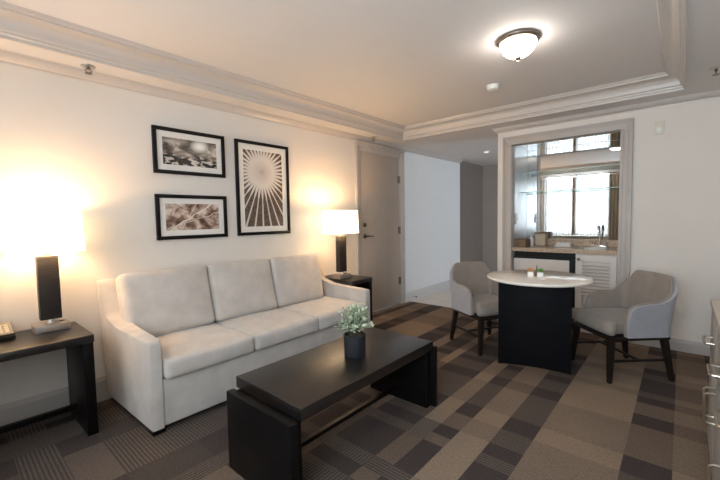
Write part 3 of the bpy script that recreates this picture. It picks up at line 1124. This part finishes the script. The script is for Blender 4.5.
def lamp(loc, label):
    t = thing('table_lamp', label, 'lamp', loc, 0, None)
    bm = bmesh.new()
    bx(bm, -0.060, 0.060, -0.083, 0.083, 0.0005, 0.044, 0.003)
    b = smart_smooth(new_obj('base', bm, LAMPB, t))
    bm = bmesh.new()
    bx(bm, -0.012, 0.012, 0.040, 0.066, 0.0442, 0.047, 0.001)
    new_obj('outlet', bm, BLACKP, b)
    bm = bmesh.new()
    lathe(bm, [(0.0, 0.0442), (0.022, 0.0442), (0.020, 0.055), (0.017, 0.068), (0.0, 0.068)], n=20)
    smart_smooth(new_obj('collar', bm, STEEL, t))
    bm = bmesh.new()
    bx(bm, -0.030, 0.030, -0.050, 0.050, 0.0685, 0.445, 0.003)
    smart_smooth(new_obj('column', bm, LAMPC, t))
    bm = bmesh.new()
    lathe(bm, [(0.0, 0.4455), (0.016, 0.4455), (0.016, 0.462), (0.009, 0.465), (0.009, 0.505), (0.017, 0.508), (0.017, 0.545), (0.0, 0.545)], n=16)
    # spider arms to the shade
    tube(bm, [(0, -0.158, 0.695), (0, 0.158, 0.695)], 0.003, 6)
    tube(bm, [(0.10, 0, 0.695), (-0.10, 0, 0.695)], 0.003, 6)
    tube(bm, [(0, 0.035, 0.52), (0, 0.04, 0.61), (0, 0, 0.695)], 0.002, 6)
    tube(bm, [(0, -0.035, 0.52), (0, -0.04, 0.61), (0, 0, 0.695)], 0.002, 6)
    smart_smooth(new_obj('harp', bm, STEEL, t))
    bm = bmesh.new()
    lathe(bm, [(0.0, 0.5455), (0.014, 0.5455), (0.016, 0.56), (0.029, 0.59), (0.030, 0.605), (0.020, 0.628), (0.0, 0.635)], n=16)
    new_obj('bulb', bm, BULB, t, True)
    # rectangular shade, open top and bottom, wall with thickness
    bm = bmesh.new()
    lo = (0.110, 0.172)
    hi = (0.104, 0.165)
    z0, z1 = 0.470, 0.708

    def ring(h, z, ins):
        pts = []
        r = 0.018
        for cx, cy, a0 in ((h[0]-r, h[1]-r, 0), (-h[0]+r, h[1]-r, 90), (-h[0]+r, -h[1]+r, 180), (h[0]-r, -h[1]+r, 270)):
            for k in range(5):
                a = math.radians(a0+22.5*k)
                pts.append(bm.verts.new((cx+(r-ins)*math.cos(a), cy+(r-ins)*math.sin(a), z)))
        return pts
    A, B, Cc, D = ring(lo, z0, 0), ring(hi, z1, 0), ring(hi, z1, 0.003), ring(lo, z0, 0.003)
    for a, b2 in ((A, B), (B, Cc), (Cc, D), (D, A)):
        for i in range(len(a)):
            j = (i+1) % len(a)
            bm.faces.new((a[i], a[j], b2[j], b2[i]))
    smart_smooth(new_obj('lamp_shade', bm, SHADE, t), 50)
    for dz, en in ((0.60, 6.2),):
        ld = bpy.data.lights.new('lamp_bulb_light', 'POINT')
        ld.energy = en
        ld.color = (1.0, 0.60, 0.28)
        ld.shadow_soft_size = 0.03
        lo_ = bpy.data.objects.new('lamp_bulb_light', ld)
        COL.objects.link(lo_)
        lo_.parent = t
        lo_.location = (0, 0.0, 0.655)
    return t


lamp((0.135, 0.424, TZ), 'lit table lamp with white shade on left console table')
lamp((0.292, 2.778, 0.5955), 'lit table lamp with white shade beside the door')

# telephone on the left table
ph = thing('telephone', 'beige desk telephone at left end of console table', 'telephone', (0.12, 0.165, TZ))
bm = bmesh.new()
prism(bm, [(-0.10, 0.0005), (0.085, 0.0005), (0.09, 0.022), (-0.10, 0.062)], -0.095, 0.095, 'y', 0.006)
smart_smooth(new_obj('body', bm, BLACKP, ph))
bm = bmesh.new()
t = bmesh.new()
bx(t, -0.085, 0.08, -0.085, 0.09, 0.0, 0.010, 0.004)
merge(bm, t, Matrix.Translation((-0.005, 0, 0.0445)) @ Matrix.Rotation(math.radians(12), 4, 'Y'))
smart_smooth(new_obj('face_plate', bm, PHONEM, ph))
bm = bmesh.new()
for i in range(4):
    for j in range(3):
        t = bmesh.new()
        bx(t, -0.010, 0.010, -0.009, 0.009, 0, 0.004, 0.001)
        merge(bm, t, Matrix.Translation((-0.005, 0, 0.0445)) @ Matrix.Rotation(math.radians(12), 4, 'Y') @ Matrix.Translation((-0.03+i*0.028, 0.012+j*0.026, 0.010)))
new_obj('keypad', bm, PHONEK, ph)
bm = bmesh.new()
pts = [(-0.075, -0.055, 0.075), (-0.06, -0.055, 0.092), (0.0, -0.055, 0.090), (0.055, -0.055, 0.066), (0.066, -0.055, 0.047)]
tube(bm, pts, [0.020, 0.020, 0.015, 0.019, 0.018], 12)
smart_smooth(new_obj('handset', bm, PHONEM, ph))

# ------------------------------------------------------------------ pictures
def art_nodes(name):
    m = bpy.data.materials.new(name)
    m.use_nodes = True
    nt = m.node_tree
    b = nt.nodes['Principled BSDF']
    b.inputs['Roughness'].default_value = 0.25
    tc = nt.nodes.new('ShaderNodeTexCoord')
    sp = nt.nodes.new('ShaderNodeSeparateXYZ')
    nt.links.new(tc.outputs['Object'], sp.inputs[0])

    def mth(op, a, b2=None, c=None):
        n = nt.nodes.new('ShaderNodeMath')
        n.operation = op
        for i, q in enumerate((a, b2, c)):
            if q is None:
                continue
            if isinstance(q, (int, float)):
                n.inputs[i].default_value = q
            else:
                nt.links.new(q, n.inputs[i])
        return n.outputs[0]

    def ramp(fac, stops):
        r = nt.nodes.new('ShaderNodeValToRGB')
        el = r.color_ramp.elements
        while len(el) < len(stops):
            el.new(0.5)
        for e, (p, c) in zip(el, stops):
            e.position = p
            e.color = (*c, 1)
        nt.links.new(fac, r.inputs[0])
        return r.outputs[0]

    def noise(scale, detail=4, vec=None, dist=0.0):
        n = nt.nodes.new('ShaderNodeTexNoise')
        n.inputs['Scale'].default_value = scale
        n.inputs['Detail'].default_value = detail
        n.inputs['Distortion'].default_value = dist
        nt.links.new(vec or tc.outputs['Object'], n.inputs['Vector'])
        return n.outputs['Fac']

    def mixc(fac, a, b2):
        n = nt.nodes.new('ShaderNodeMix')
        n.data_type = 'RGBA'
        nt.links.new(fac, n.inputs[0])
        for i, q in ((6, a), (7, b2)):
            if isinstance(q, tuple):
                n.inputs[i].default_value = (*q, 1)
            else:
                nt.links.new(q, n.inputs[i])
        return n.outputs[2]
    return m, nt, b, tc, sp, mth, ramp, noise, mixc


def art_sunburst():
    m, nt, b, tc, sp, mth, ramp, noise, mixc = art_nodes('print_sunburst')
    y = mth('ADD', sp.outputs[1], 0.018)
    z = mth('SUBTRACT', sp.outputs[2], 0.155)
    r = mth('SQRT', mth('ADD', mth('MULTIPLY', y, y), mth('MULTIPLY', z, z)))
    ang = mth('ARCTAN2', y, z)
    saw = mth('FRACT', mth('MULTIPLY', ang, 36/(2*PI)))
    tri = mth('ABSOLUTE', mth('SUBTRACT', saw, 0.5))          # 0 centre of dark wedge .. .5 on a light ray
    # dark wedge grows with distance
    wid = mth('MULTIPLY', mth('SUBTRACT', r, 0.140), 3.2)
    wid2 = mth('MINIMUM', wid, 0.39)
    dark = mth('GREATER_THAN', wid2, tri)
    grain = noise(160, 3)
    dcol = ramp(grain, [(0.35, (0.045, 0.030, 0.022)), (0.7, (0.24, 0.175, 0.14))])
    lcol = ramp(r, [(0.0, (0.50, 0.40, 0.36)), (0.03, (0.62, 0.53, 0.48)), (0.12, (0.74, 0.68, 0.62)), (0.35, (0.66, 0.58, 0.50))])
    nt.links.new(mixc(dark, lcol, dcol), b.inputs['Base Color'])
    return m


def art_rocks():
    m, nt, b, tc, sp, mth, ramp, noise, mixc = art_nodes('print_rocks')
    mp = nt.nodes.new('ShaderNodeMapping')
    mp.inputs['Scale'].default_value = (1, 0.8, 1.6)
    mp.inputs['Rotation'].default_value = (0.35, 0, 0)
    nt.links.new(tc.outputs['Object'], mp.inputs[0])
    n = noise(9, 4, mp.outputs[0], 0.8)
    base = ramp(n, [(0.36, (0.030, 0.022, 0.018)), (0.47, (0.11, 0.085, 0.065)), (0.56, (0.26, 0.21, 0.17)), (0.66, (0.55, 0.48, 0.42))])
    y = mth('SUBTRACT', sp.outputs[1], 0.075)
    z = mth('SUBTRACT', sp.outputs[2], 0.06)
    r = mth('SQRT', mth('ADD', mth('MULTIPLY', y, y), mth('MULTIPLY', mth('MULTIPLY', z, z), 2.2)))
    spot = ramp(r, [(0.02, (1, 1, 1)), (0.085, (0.0, 0.0, 0.0))])
    c2 = mixc(spot, base, (0.86, 0.82, 0.76))
    # dark stream bed band across the bottom
    low = ramp(mth('ADD', sp.outputs[2], mth('MULTIPLY', noise(14, 3, None, 0.5), 0.10)), [(0.0, (1, 1, 1)), (0.025, (0, 0, 0))])
    blk = ramp(noise(26, 2, mp.outputs[0], 0.4), [(0.50, (0.014, 0.011, 0.010)), (0.56, (0.60, 0.54, 0.48))])
    nt.links.new(mixc(low, c2, blk), b.inputs['Base Color'])
    return m


def art_branches():
    m, nt, b, tc, sp, mth, ramp, noise, mixc = art_nodes('print_branches')
    n = noise(16, 3, None, 0.3)
    base = ramp(n, [(0.33, (0.10, 0.055, 0.040)), (0.47, (0.30, 0.185, 0.14)), (0.58, (0.56, 0.42, 0.34)), (0.70, (0.76, 0.65, 0.56))])
    y, z = sp.outputs[1], sp.outputs[2]
    wob = mth('MULTIPLY', mth('SUBTRACT', noise(12, 2), 0.5), 0.05)
    out = base
    for (a, c, w, colr) in ((0.62, 0.012, 0.0045, (0.80, 0.70, 0.60)), (0.30, -0.028, 0.003, (0.68, 0.56, 0.47)), (1.6, 0.06, 0.003, (0.72, 0.60, 0.50)), (-0.5, 0.03, 0.0025, (0.20, 0.12, 0.09))):
        d = mth('ABSOLUTE', mth('SUBTRACT', mth('ADD', mth('MULTIPLY', y, a), c), mth('ADD', z, wob)))
        msk = mth('LESS_THAN', d, w*(1+a*a)**0.5)
        out = mixc(msk, out, colr)
    nt.links.new(out, b.inputs['Base Color'])
    return m


def picture(label, y0, y1, z0, z1, fw_, mat_w, art):
    """frame on the left wall, facing +x"""
    yc, zc = (y0+y1)/2, (z0+z1)/2
    hy, hz = (y1-y0)/2, (z1-z0)/2
    t = thing('framed_picture', label, 'picture', (0, yc, zc), 0, None)
    bm = bmesh.new()
    for p in ((-hy, hy, hz-fw_, hz), (-hy, hy, -hz, -hz+fw_), (-hy, -hy+fw_, -hz+fw_, hz-fw_), (hy-fw_, hy, -hz+fw_, hz-fw_)):
        bx(bm, 0.001, 0.024, p[0], p[1], p[2], p[3], 0.002)
    smart_smooth(new_obj('frame', bm, FRAMEB, t))
    bm = bmesh.new()
    my, mz = mat_w
    iy, iz = hy-fw_, hz-fw_
    for p in ((-iy, iy, iz-mz, iz), (-iy, iy, -iz, -iz+mz), (-iy, -iy+my, -iz+mz, iz-mz), (iy-my, iy, -iz+mz, iz-mz)):
        bx(bm, 0.006, 0.012, p[0], p[1], p[2], p[3])
    new_obj('mat_board', bm, MATW, t)
    bm = bmesh.new()
    bx(bm, 0.005, 0.009, -iy+my, iy-my, -iz+mz, iz-mz)
    new_obj('print', bm, art, t)
    return t


picture('upper small black-framed photograph of pale light over dark rocks', 1.086, 1.656, 1.585, 1.935, 0.028, (0.042, 0.044), art_rocks())
picture('lower small black-framed photograph of blurred brown branches', 1.086, 1.656, 1.081, 1.428, 0.028, (0.042, 0.042), art_branches())
picture('tall black-framed print of a radiating sunburst pattern', 1.757, 2.335, 1.083, 1.935, 0.028, (0.050, 0.050), art_sunburst())

# ------------------------------------------------------------------ dining table
dt = thing('round_table', 'round cream marble table on black pedestal between two armchairs', 'table', (2.13, 3.08, 0))
bm = bmesh.new()
lathe(bm, [(0.0, 0.717), (0.362, 0.717), (0.370, 0.719), (0.376, 0.726), (0.376, 0.732), (0.372, 0.738), (0.366, 0.740), (0.0, 0.740)], n=72)
for v in bm.verts:
    v.co.y += 0.012
smart_smooth(new_obj('tabletop', bm, MARBLE, dt), 30)


def ped_poly():
    """four-sided pedestal with gently hollowed long faces"""
    a = Vector((1.857, 3.004))
    b = Vector((2.371, 3.115))
    u = (b-a).normalized()
    v = Vector((-u.y, u.x))
    L = (b-a).length
    D = 0.15
    pts = []
    for k in range(13):
        t = k/12
        pts.append(a+u*L*t+v*0.040*4*t*(1-t))
    for k in range(13):
        t = k/12
        pts.append(b+v*D-u*L*t-v*0.040*4*t*(1-t))
    return [(p.x-2.13, p.y-3.08) for p in pts]


bm = bmesh.new()
prism(bm, ped_poly(), 0.0, 0.7165, 'z')
smart_smooth(new_obj('pedestal', bm, BLACKM, dt), 40)


def mini_pot(x, y, label, flower):
    t = thing('small_planter', label, 'plant', (x, y, 0.7405), 0.3)
    bm = bmesh.new()
    bx(bm, -0.021, 0.021, -0.021, 0.021, 0, 0.038, 0.003)
    smart_smooth(new_obj('pot', bm, WHITEP, t))
    bm = bmesh.new()
    r = random.Random(int(x*1000))
    for k in range(46):
        d = Vector((r.uniform(-1, 1), r.uniform(-1, 1), r.uniform(0.1, 1.3)))
        leaf(bm, Vector((r.uniform(-.012, .012), r.uniform(-.012, .012), 0.038+0.012*r.random())), d, r.uniform(0.018, 0.03), 0.005, Vector((0, 0, 1)))
    new_obj('blossom' if flower else 'foliage', bm, ORANGE if flower else LEAFG, t)
    return t


mini_pot(2.093, 3.045, 'white cube pot with orange blossoms on marble table', True)
mini_pot(2.160, 3.060, 'white cube pot with green leaves on marble table', False)
rd = thing('reed_diffuser', 'small dark bottle with stem between the two white pots', 'bottle', (2.125, 3.085, 0.7405))
bm = bmesh.new()
lathe(bm, [(0.0, 0), (0.013, 0), (0.014, 0.03), (0.006, 0.042), (0.006, 0.052), (0.0, 0.052)], n=14)
smart_smooth(new_obj('body', bm, BASKET, rd))
bm = bmesh.new()
tube(bm, [(0, 0, 0.051), (0.004, 0, 0.085)], 0.0035, 6)
new_obj('stem', bm, STEM, rd)


# ------------------------------------------------------------------ armchairs
def armchair(loc, rotz, label):
    t = thing('armchair', label, 'chair', loc, rotz, None)
    # U path (forward = +x): from left arm front, round the back, to right arm front
    W2, XB, XA, RC = 0.255, -0.235, 0.120, 0.085

    def path(s):
        """s in 0..1 -> (x, y, nx, ny) on the outside line"""
        l1 = XA-(XB+RC)
        l2 = RC*PI/2
        l3 = 2*(W2-RC)
        tot = 2*l1+2*l2+l3
        d = s*tot
        if d < l1:
            return (XA-d, W2, 0, 1)
        d -= l1
        if d < l2:
            a = PI/2+d/RC
            return (XB+RC+RC*math.cos(a), W2-RC+RC*math.sin(a), math.cos(a), math.sin(a))
        d -= l2
        if d < l3:
            return (XB, W2-RC-d, -1, 0)
        d -= l3
        if d < l2:
            a = PI+d/RC
            return (XB+RC+RC*math.cos(a), -W2+RC+RC*math.sin(a), math.cos(a), math.sin(a))
        d -= l2
        return (XB+RC+d, -W2, 0, -1)

    def ztop(s):
        q = abs(s-0.5)*2          # 0 back centre, 1 arm front
        def sm(a, b, v):
            v = max(0, min(1, (v-a)/(b-a)))
            return v*v*(3-2*v)
        v = max(0.0, min(1.0, (q-0.27)/0.42))
        z = 0.750 - 0.175*(0.55*(1-(1-v)**2.4) + 0.45*sm(0.27, 0.64, q))
        z -= 0.020*sm(0.72, 0.95, q)
        if q > 0.90:
            e = (q-0.90)/0.10
            z -= 0.10*(1-math.sqrt(max(0, 1-e*e)))
        return z
    NS, NT = 72, 10
    th = 0.042
    zb = 0.335

    def pos(s, v, off):
        x, y, nx, ny = path(s)
        zt = ztop(s)
        z = zb+(zt-zb)*v
        h = max(0, z-0.40)
        # rake of the back and slight flare of the arms with height
        q = abs(s-0.5)*2
        rake = 0.20*h*max(0, 1-q*1.25)
        flare = 0.10*h
        x = x - rake + nx*flare*0.3
        y = y + ny*flare*(0.5)
        return Vector((x - nx*off, y - ny*off, z))
    # outer skin (grey)
    bm = bmesh.new()
    go = [[bm.verts.new(pos(i/NS, j/NT, 0)) for j in range(NT+1)] for i in range(NS+1)]
    gm = [[bm.verts.new(pos(i/NS, j/NT, th*0.5)) for j in range(NT+1)] for i in range(NS+1)]
    for i in range(NS):
        for j in range(NT):
            bm.faces.new((go[i][j], go[i+1][j], go[i+1][j+1], go[i][j+1]))
            bm.faces.new((gm[i][j], gm[i][j+1], gm[i+1][j+1], gm[i+1][j]))
        bm.faces.new((go[i][NT], go[i+1][NT], gm[i+1][NT], gm[i][NT]))
        bm.faces.new((go[i][0], gm[i][0], gm[i+1][0], go[i+1][0]))
    for i in (0, NS):
        for j in range(NT):
            f = (go[i][j], go[i][j+1], gm[i][j+1], gm[i][j])
            bm.faces.new(f)
    o = smart_smooth(new_obj('outer_shell', bm, CHAIROUT, t), 60)
    o['label'] = 'pale grey outer fabric'
    # inner upholstery (beige), slightly proud on top with rounded lip
    bm = bmesh.new()
    prof = []
    for i in range(NS+1):
        s = i/NS
        ring = []
        for j in range(NT+1):
            ring.append(pos(s, j/NT, th*0.5+0.0008))
        zt = ztop(s)
        ptop = pos(s, 1, 0)
        x, y, nx, ny = path(s)
        for k in range(1, 7):           # lip
            a = PI*k/6
            ring.append(Vector((0, 0, 0)) + pos(s, 1, th*0.5+th*0.26*(1-math.cos(a))) + Vector((0, 0, 0.012*math.sin(a))))
        for j in range(NT-1, -1, -1):
            pad = 0.014*math.sin(PI*j/NT)
            ring.append(pos(s, j/NT, th+0.001+pad))
        prof.append([bm.verts.new(p) for p in ring])
    K = len(prof[0])
    for i in range(NS):
        for j in range(K):
            jj = (j+1) % K
            bm.faces.new((prof[i][j], prof[i+1][j], prof[i+1][jj], prof[i][jj]))
    bm.faces.new(prof[0])
    bm.faces.new(list(reversed(prof[-1])))
    o = smart_smooth(new_obj('backrest', bm, CHAIRIN, t), 60)
    o['label'] = 'beige inner back and arm upholstery'
    # seat cushion: wraps between the arms, rounded front
    bm = bmesh.new()
    cushion(bm, 0.035, 0, 0.395, 0.43, 0.395, 0.105, 0.035, (0.02, 0.0, 0.014), 14)
    for v in bm.verts:
        if v.co.x > 0.16:      # front of the seat widens in front of the arms
            v.co.y *= 1+0.26*min(1, (v.co.x-0.16)/0.05)
    o = new_obj('seat', bm, CHAIRIN, t, True)
    bm = bmesh.new()
    bx(bm, -0.215, 0.235, -0.225, 0.225, 0.305, 0.334, 0.006)
    smart_smooth(new_obj('seat_frame', bm, CHAIRLEG, t))
    for sx in (1, -1):
        for sy in (1, -1):
            bm = bmesh.new()
            tt = bmesh.new()
            top_ = (0.205 if sx > 0 else -0.185, 0.195*sy)
            bot = (0.230 if sx > 0 else -0.235, 0.222*sy)
            A = [tt.verts.new((top_[0]+a*0.022, top_[1]+b*0.022, 0.325)) for a, b in ((-1, -1), (1, -1), (1, 1), (-1, 1))]
            B = [tt.verts.new((bot[0]+a*0.014, bot[1]+b*0.014, 0.0)) for a, b in ((-1, -1), (1, -1), (1, 1), (-1, 1))]
            tt.faces.new(A)
            tt.faces.new(list(reversed(B)))
            for i in range(4):
                j = (i+1) % 4
                tt.faces.new((B[i], B[j], A[j], A[i]))
            bmesh.ops.bevel(tt, geom=list(tt.edges), offset=0.003, segments=2, affect='EDGES')
            merge(bm, tt)
            smart_smooth(new_obj('leg', bm, CHAIRLEG, t))
    for sy in (1, -1):
        bm = bmesh.new()
        bx(bm, -0.21, 0.21, 0.206*sy-0.008, 0.206*sy+0.008, 0.145, 0.163, 0.003)
        new_obj('stretcher', bm, CHAIRLEG, t)
    bm = bmesh.new()
    bx(bm, -0.009, 0.009, -0.20, 0.20, 0.146, 0.162, 0.003)
    new_obj('stretcher', bm, CHAIRLEG, t)
    return t


armchair((2.63, 3.450, 0), math.radians(223), 'beige upholstered armchair right of the round table')
armchair((1.595, 3.375, 0), math.radians(-31), 'beige upholstered armchair left of the round table')

# ------------------------------------------------------------------ dresser at right
ds = thing('dresser', 'grey wood dresser with pale stone top along right wall', 'dresser', (3.362, 1.6, 0))
DY0, DY1 = -1.05, 0.985
DX0 = -0.24
bm = bmesh.new()
bx(bm, DX0, 0.25, DY0, DY1, 0.06, 0.742, 0.003)
bx(bm, DX0+0.03, 0.25, DY0+0.02, DY1-0.02, 0.0, 0.06)
new_obj('body', bm, DRESSM, ds)
bm = bmesh.new()
bx(bm, DX0-0.022, 0.255, DY0-0.015, DY1+0.015, 0.7425, 0.775, 0.004)
smart_smooth(new_obj('stone_top', bm, DRESST, ds))
edges = [0.965, 0.52, 0.085, -0.36, -0.70, -1.03]


def pull(parent, y, z, vertical, L=0.125):
    bm = bmesh.new()
    h = L/2
    xo = DX0-0.018
    xb = DX0-0.052
    if vertical:
        pts = [(xo, y, z-h), (xb+0.008, y, z-h), (xb, y, z-h+0.008), (xb, y, z+h-0.008), (xb+0.008, y, z+h), (xo, y, z+h)]
    else:
        pts = [(xo, y-h, z), (xb+0.008, y-h, z), (xb, y-h+0.008, z), (xb, y+h-0.008, z), (xb+0.008, y+h, z), (xo, y+h, z)]
    tube(bm, pts, 0.0052, 8)
    o = smart_smooth(new_obj('pull', bm, NICKEL, parent))
    return o


for k in range(len(edges)-1):
    y1, y0 = edges[k], edges[k+1]
    bm = bmesh.new()
    bx(bm, DX0-0.018, DX0-0.0005, y0+0.006, y1-0.006, 0.52, 0.728, 0.003)
    dr = smart_smooth(new_obj('drawer', bm, DRESSM, ds))
    pull(dr, (y0+y1)/2-0.01, 0.625, False)
    bm = bmesh.new()
    bx(bm, DX0-0.018, DX0-0.0005, y0+0.006, y1-0.006, 0.085, 0.508, 0.003)
    dd = smart_smooth(new_obj('door', bm, DRESSM, ds))
    yy = y0+0.035 if k == 0 else y1-0.035
    pull(dd, yy, 0.40 if k < 2 else 0.32, True)

# ------------------------------------------------------------------ ceiling fittings and wall plates
cl = thing('ceiling_light', 'lit flush ceiling light with frosted dome and bronze rim', 'ceiling light', (2.168, 2.485, H_CEIL))
bm = bmesh.new()
lathe(bm, [(0.0, -0.001), (0.128, -0.001), (0.130, -0.008), (0.126, -0.017), (0.117, -0.024), (0.106, -0.026), (0.0, -0.026)], n=48)
smart_smooth(new_obj('rim', bm, BRONZE, cl))
bm = bmesh.new()
prof = [(0.0, -0.116)]
for k in range(1, 11):
    a = PI/2*k/10
    prof.append((0.108*math.sin(a)**0.9, -0.0265-0.0895*math.cos(a)**1.15))
prof.append((0.0, -0.0265))
lathe(bm, prof, n=48)
smart_smooth(new_obj('glass_dome', bm, DOME, cl), 70)
bm = bmesh.new()
lathe(bm, [(0.0, -0.146), (0.009, -0.142), (0.007, -0.133), (0.015, -0.126), (0.018, -0.1165), (0.0, -0.1165)], n=16)
smart_smooth(new_obj('finial', bm, BRONZE, cl))

sd = thing('smoke_detector', 'round white smoke detector on the ceiling', 'smoke detector', (1.730, 3.20, H_CEIL))
bm = bmesh.new()
lathe(bm, [(0.0, -0.001), (0.055, -0.001), (0.056, -0.012), (0.050, -0.014), (0.048, -0.034), (0.040, -0.040), (0.0, -0.041)], n=32)
smart_smooth(new_obj('body', bm, WHITEP, sd))
bm = bmesh.new()
lathe(bm, [(0.0, -0.0412), (0.012, -0.0412), (0.011, -0.044), (0.0, -0.044)], n=16)
new_obj('test_button', bm, BEIGEP, sd)


def sprinkler(x, y, label):
    t = thing('sprinkler_head', label, 'sprinkler', (x, y, H_SOF), 0, 'ceiling sprinkler heads')
    t.scale = (1.25, 1.25, 1.0)
    bm = bmesh.new()
    lathe(bm, [(0.0, -0.001), (0.032, -0.001), (0.030, -0.006), (0.014, -0.010), (0.0, -0.010)], n=20)
    smart_smooth(new_obj('escutcheon', bm, STEEL, t))
    bm = bmesh.new()
    tube(bm, [(0, 0, -0.010), (0, 0, -0.022)], 0.007, 8)
    tube(bm, [(0, 0.006, -0.018), (0, 0.014, -0.03), (0, 0.004, -0.044)], 0.0025, 6)
    tube(bm, [(0, -0.006, -0.018), (0, -0.014, -0.03), (0, -0.004, -0.044)], 0.0025, 6)
    lathe(bm, [(0.0, -0.047), (0.016, -0.047), (0.016, -0.044), (0.0, -0.044)], n=16)
    new_obj('nozzle', bm, BRONZE, t)


sprinkler(0.125, 0.69, 'bronze sprinkler head in ceiling border above the left lamp')
sprinkler(0.11, 3.58, 'bronze sprinkler head in ceiling border above the door')
sprinkler(3.13, 3.59, 'dark sprinkler head in ceiling border at far right')
dl = thing('hall_downlight', 'small round light in the hall ceiling', 'ceiling light', (0.70, 5.58, H_SOF))
bm = bmesh.new()
lathe(bm, [(0.0, -0.001), (0.05, -0.001), (0.048, -0.010), (0.036, -0.014), (0.0, -0.014)], n=24)
smart_smooth(new_obj('rim', bm, WHITEP, dl))
bm = bmesh.new()
lathe(bm, [(0.0, -0.0145), (0.034, -0.0145), (0.026, -0.024), (0.0, -0.028)], n=24)
smart_smooth(new_obj('lens', bm, FROST, dl))

th = thing('alarm_plate', 'small beige alarm plate high on wall right of the bar', 'wall plate', (2.807, YB, 1.972))
bm = bmesh.new()
bx(bm, -0.034, 0.034, -0.014, -0.0005, -0.055, 0.055, 0.003)
smart_smooth(new_obj('plate', bm, BEIGEP, th))
bm = bmesh.new()
bx(bm, -0.018, 0.018, -0.022, -0.0145, -0.034, 0.010, 0.003)
smart_smooth(new_obj('sounder', bm, WHITEP, th))
ol = thing('wall_outlet', 'white electrical outlet low on wall behind right armchair', 'outlet', (2.985, YB, 0.375))
bm = bmesh.new()
bx(bm, -0.034, 0.034, -0.007, -0.0005, -0.056, 0.056, 0.002)
smart_smooth(new_obj('plate', bm, WALL, ol))
for z in (-0.022, 0.022):
    bm = bmesh.new()
    bx(bm, -0.014, 0.014, -0.010, -0.0075, z-0.013, z+0.013, 0.001)
    new_obj('socket', bm, WHITEP, ol)
stp = thing('door_stop', 'small metal door stop on hall baseboard', 'door stop', (0.014, 4.56, 0.06))
bm = bmesh.new()
tube(bm, [(0.001, 0, 0), (0.055, 0, 0)], 0.005, 8)
new_obj('spring', bm, STEEL, stp)
bm = bmesh.new()
tube(bm, [(0.0555, 0, 0), (0.068, 0, 0)], 0.010, 10)
new_obj('bumper', bm, BLACKP, stp)
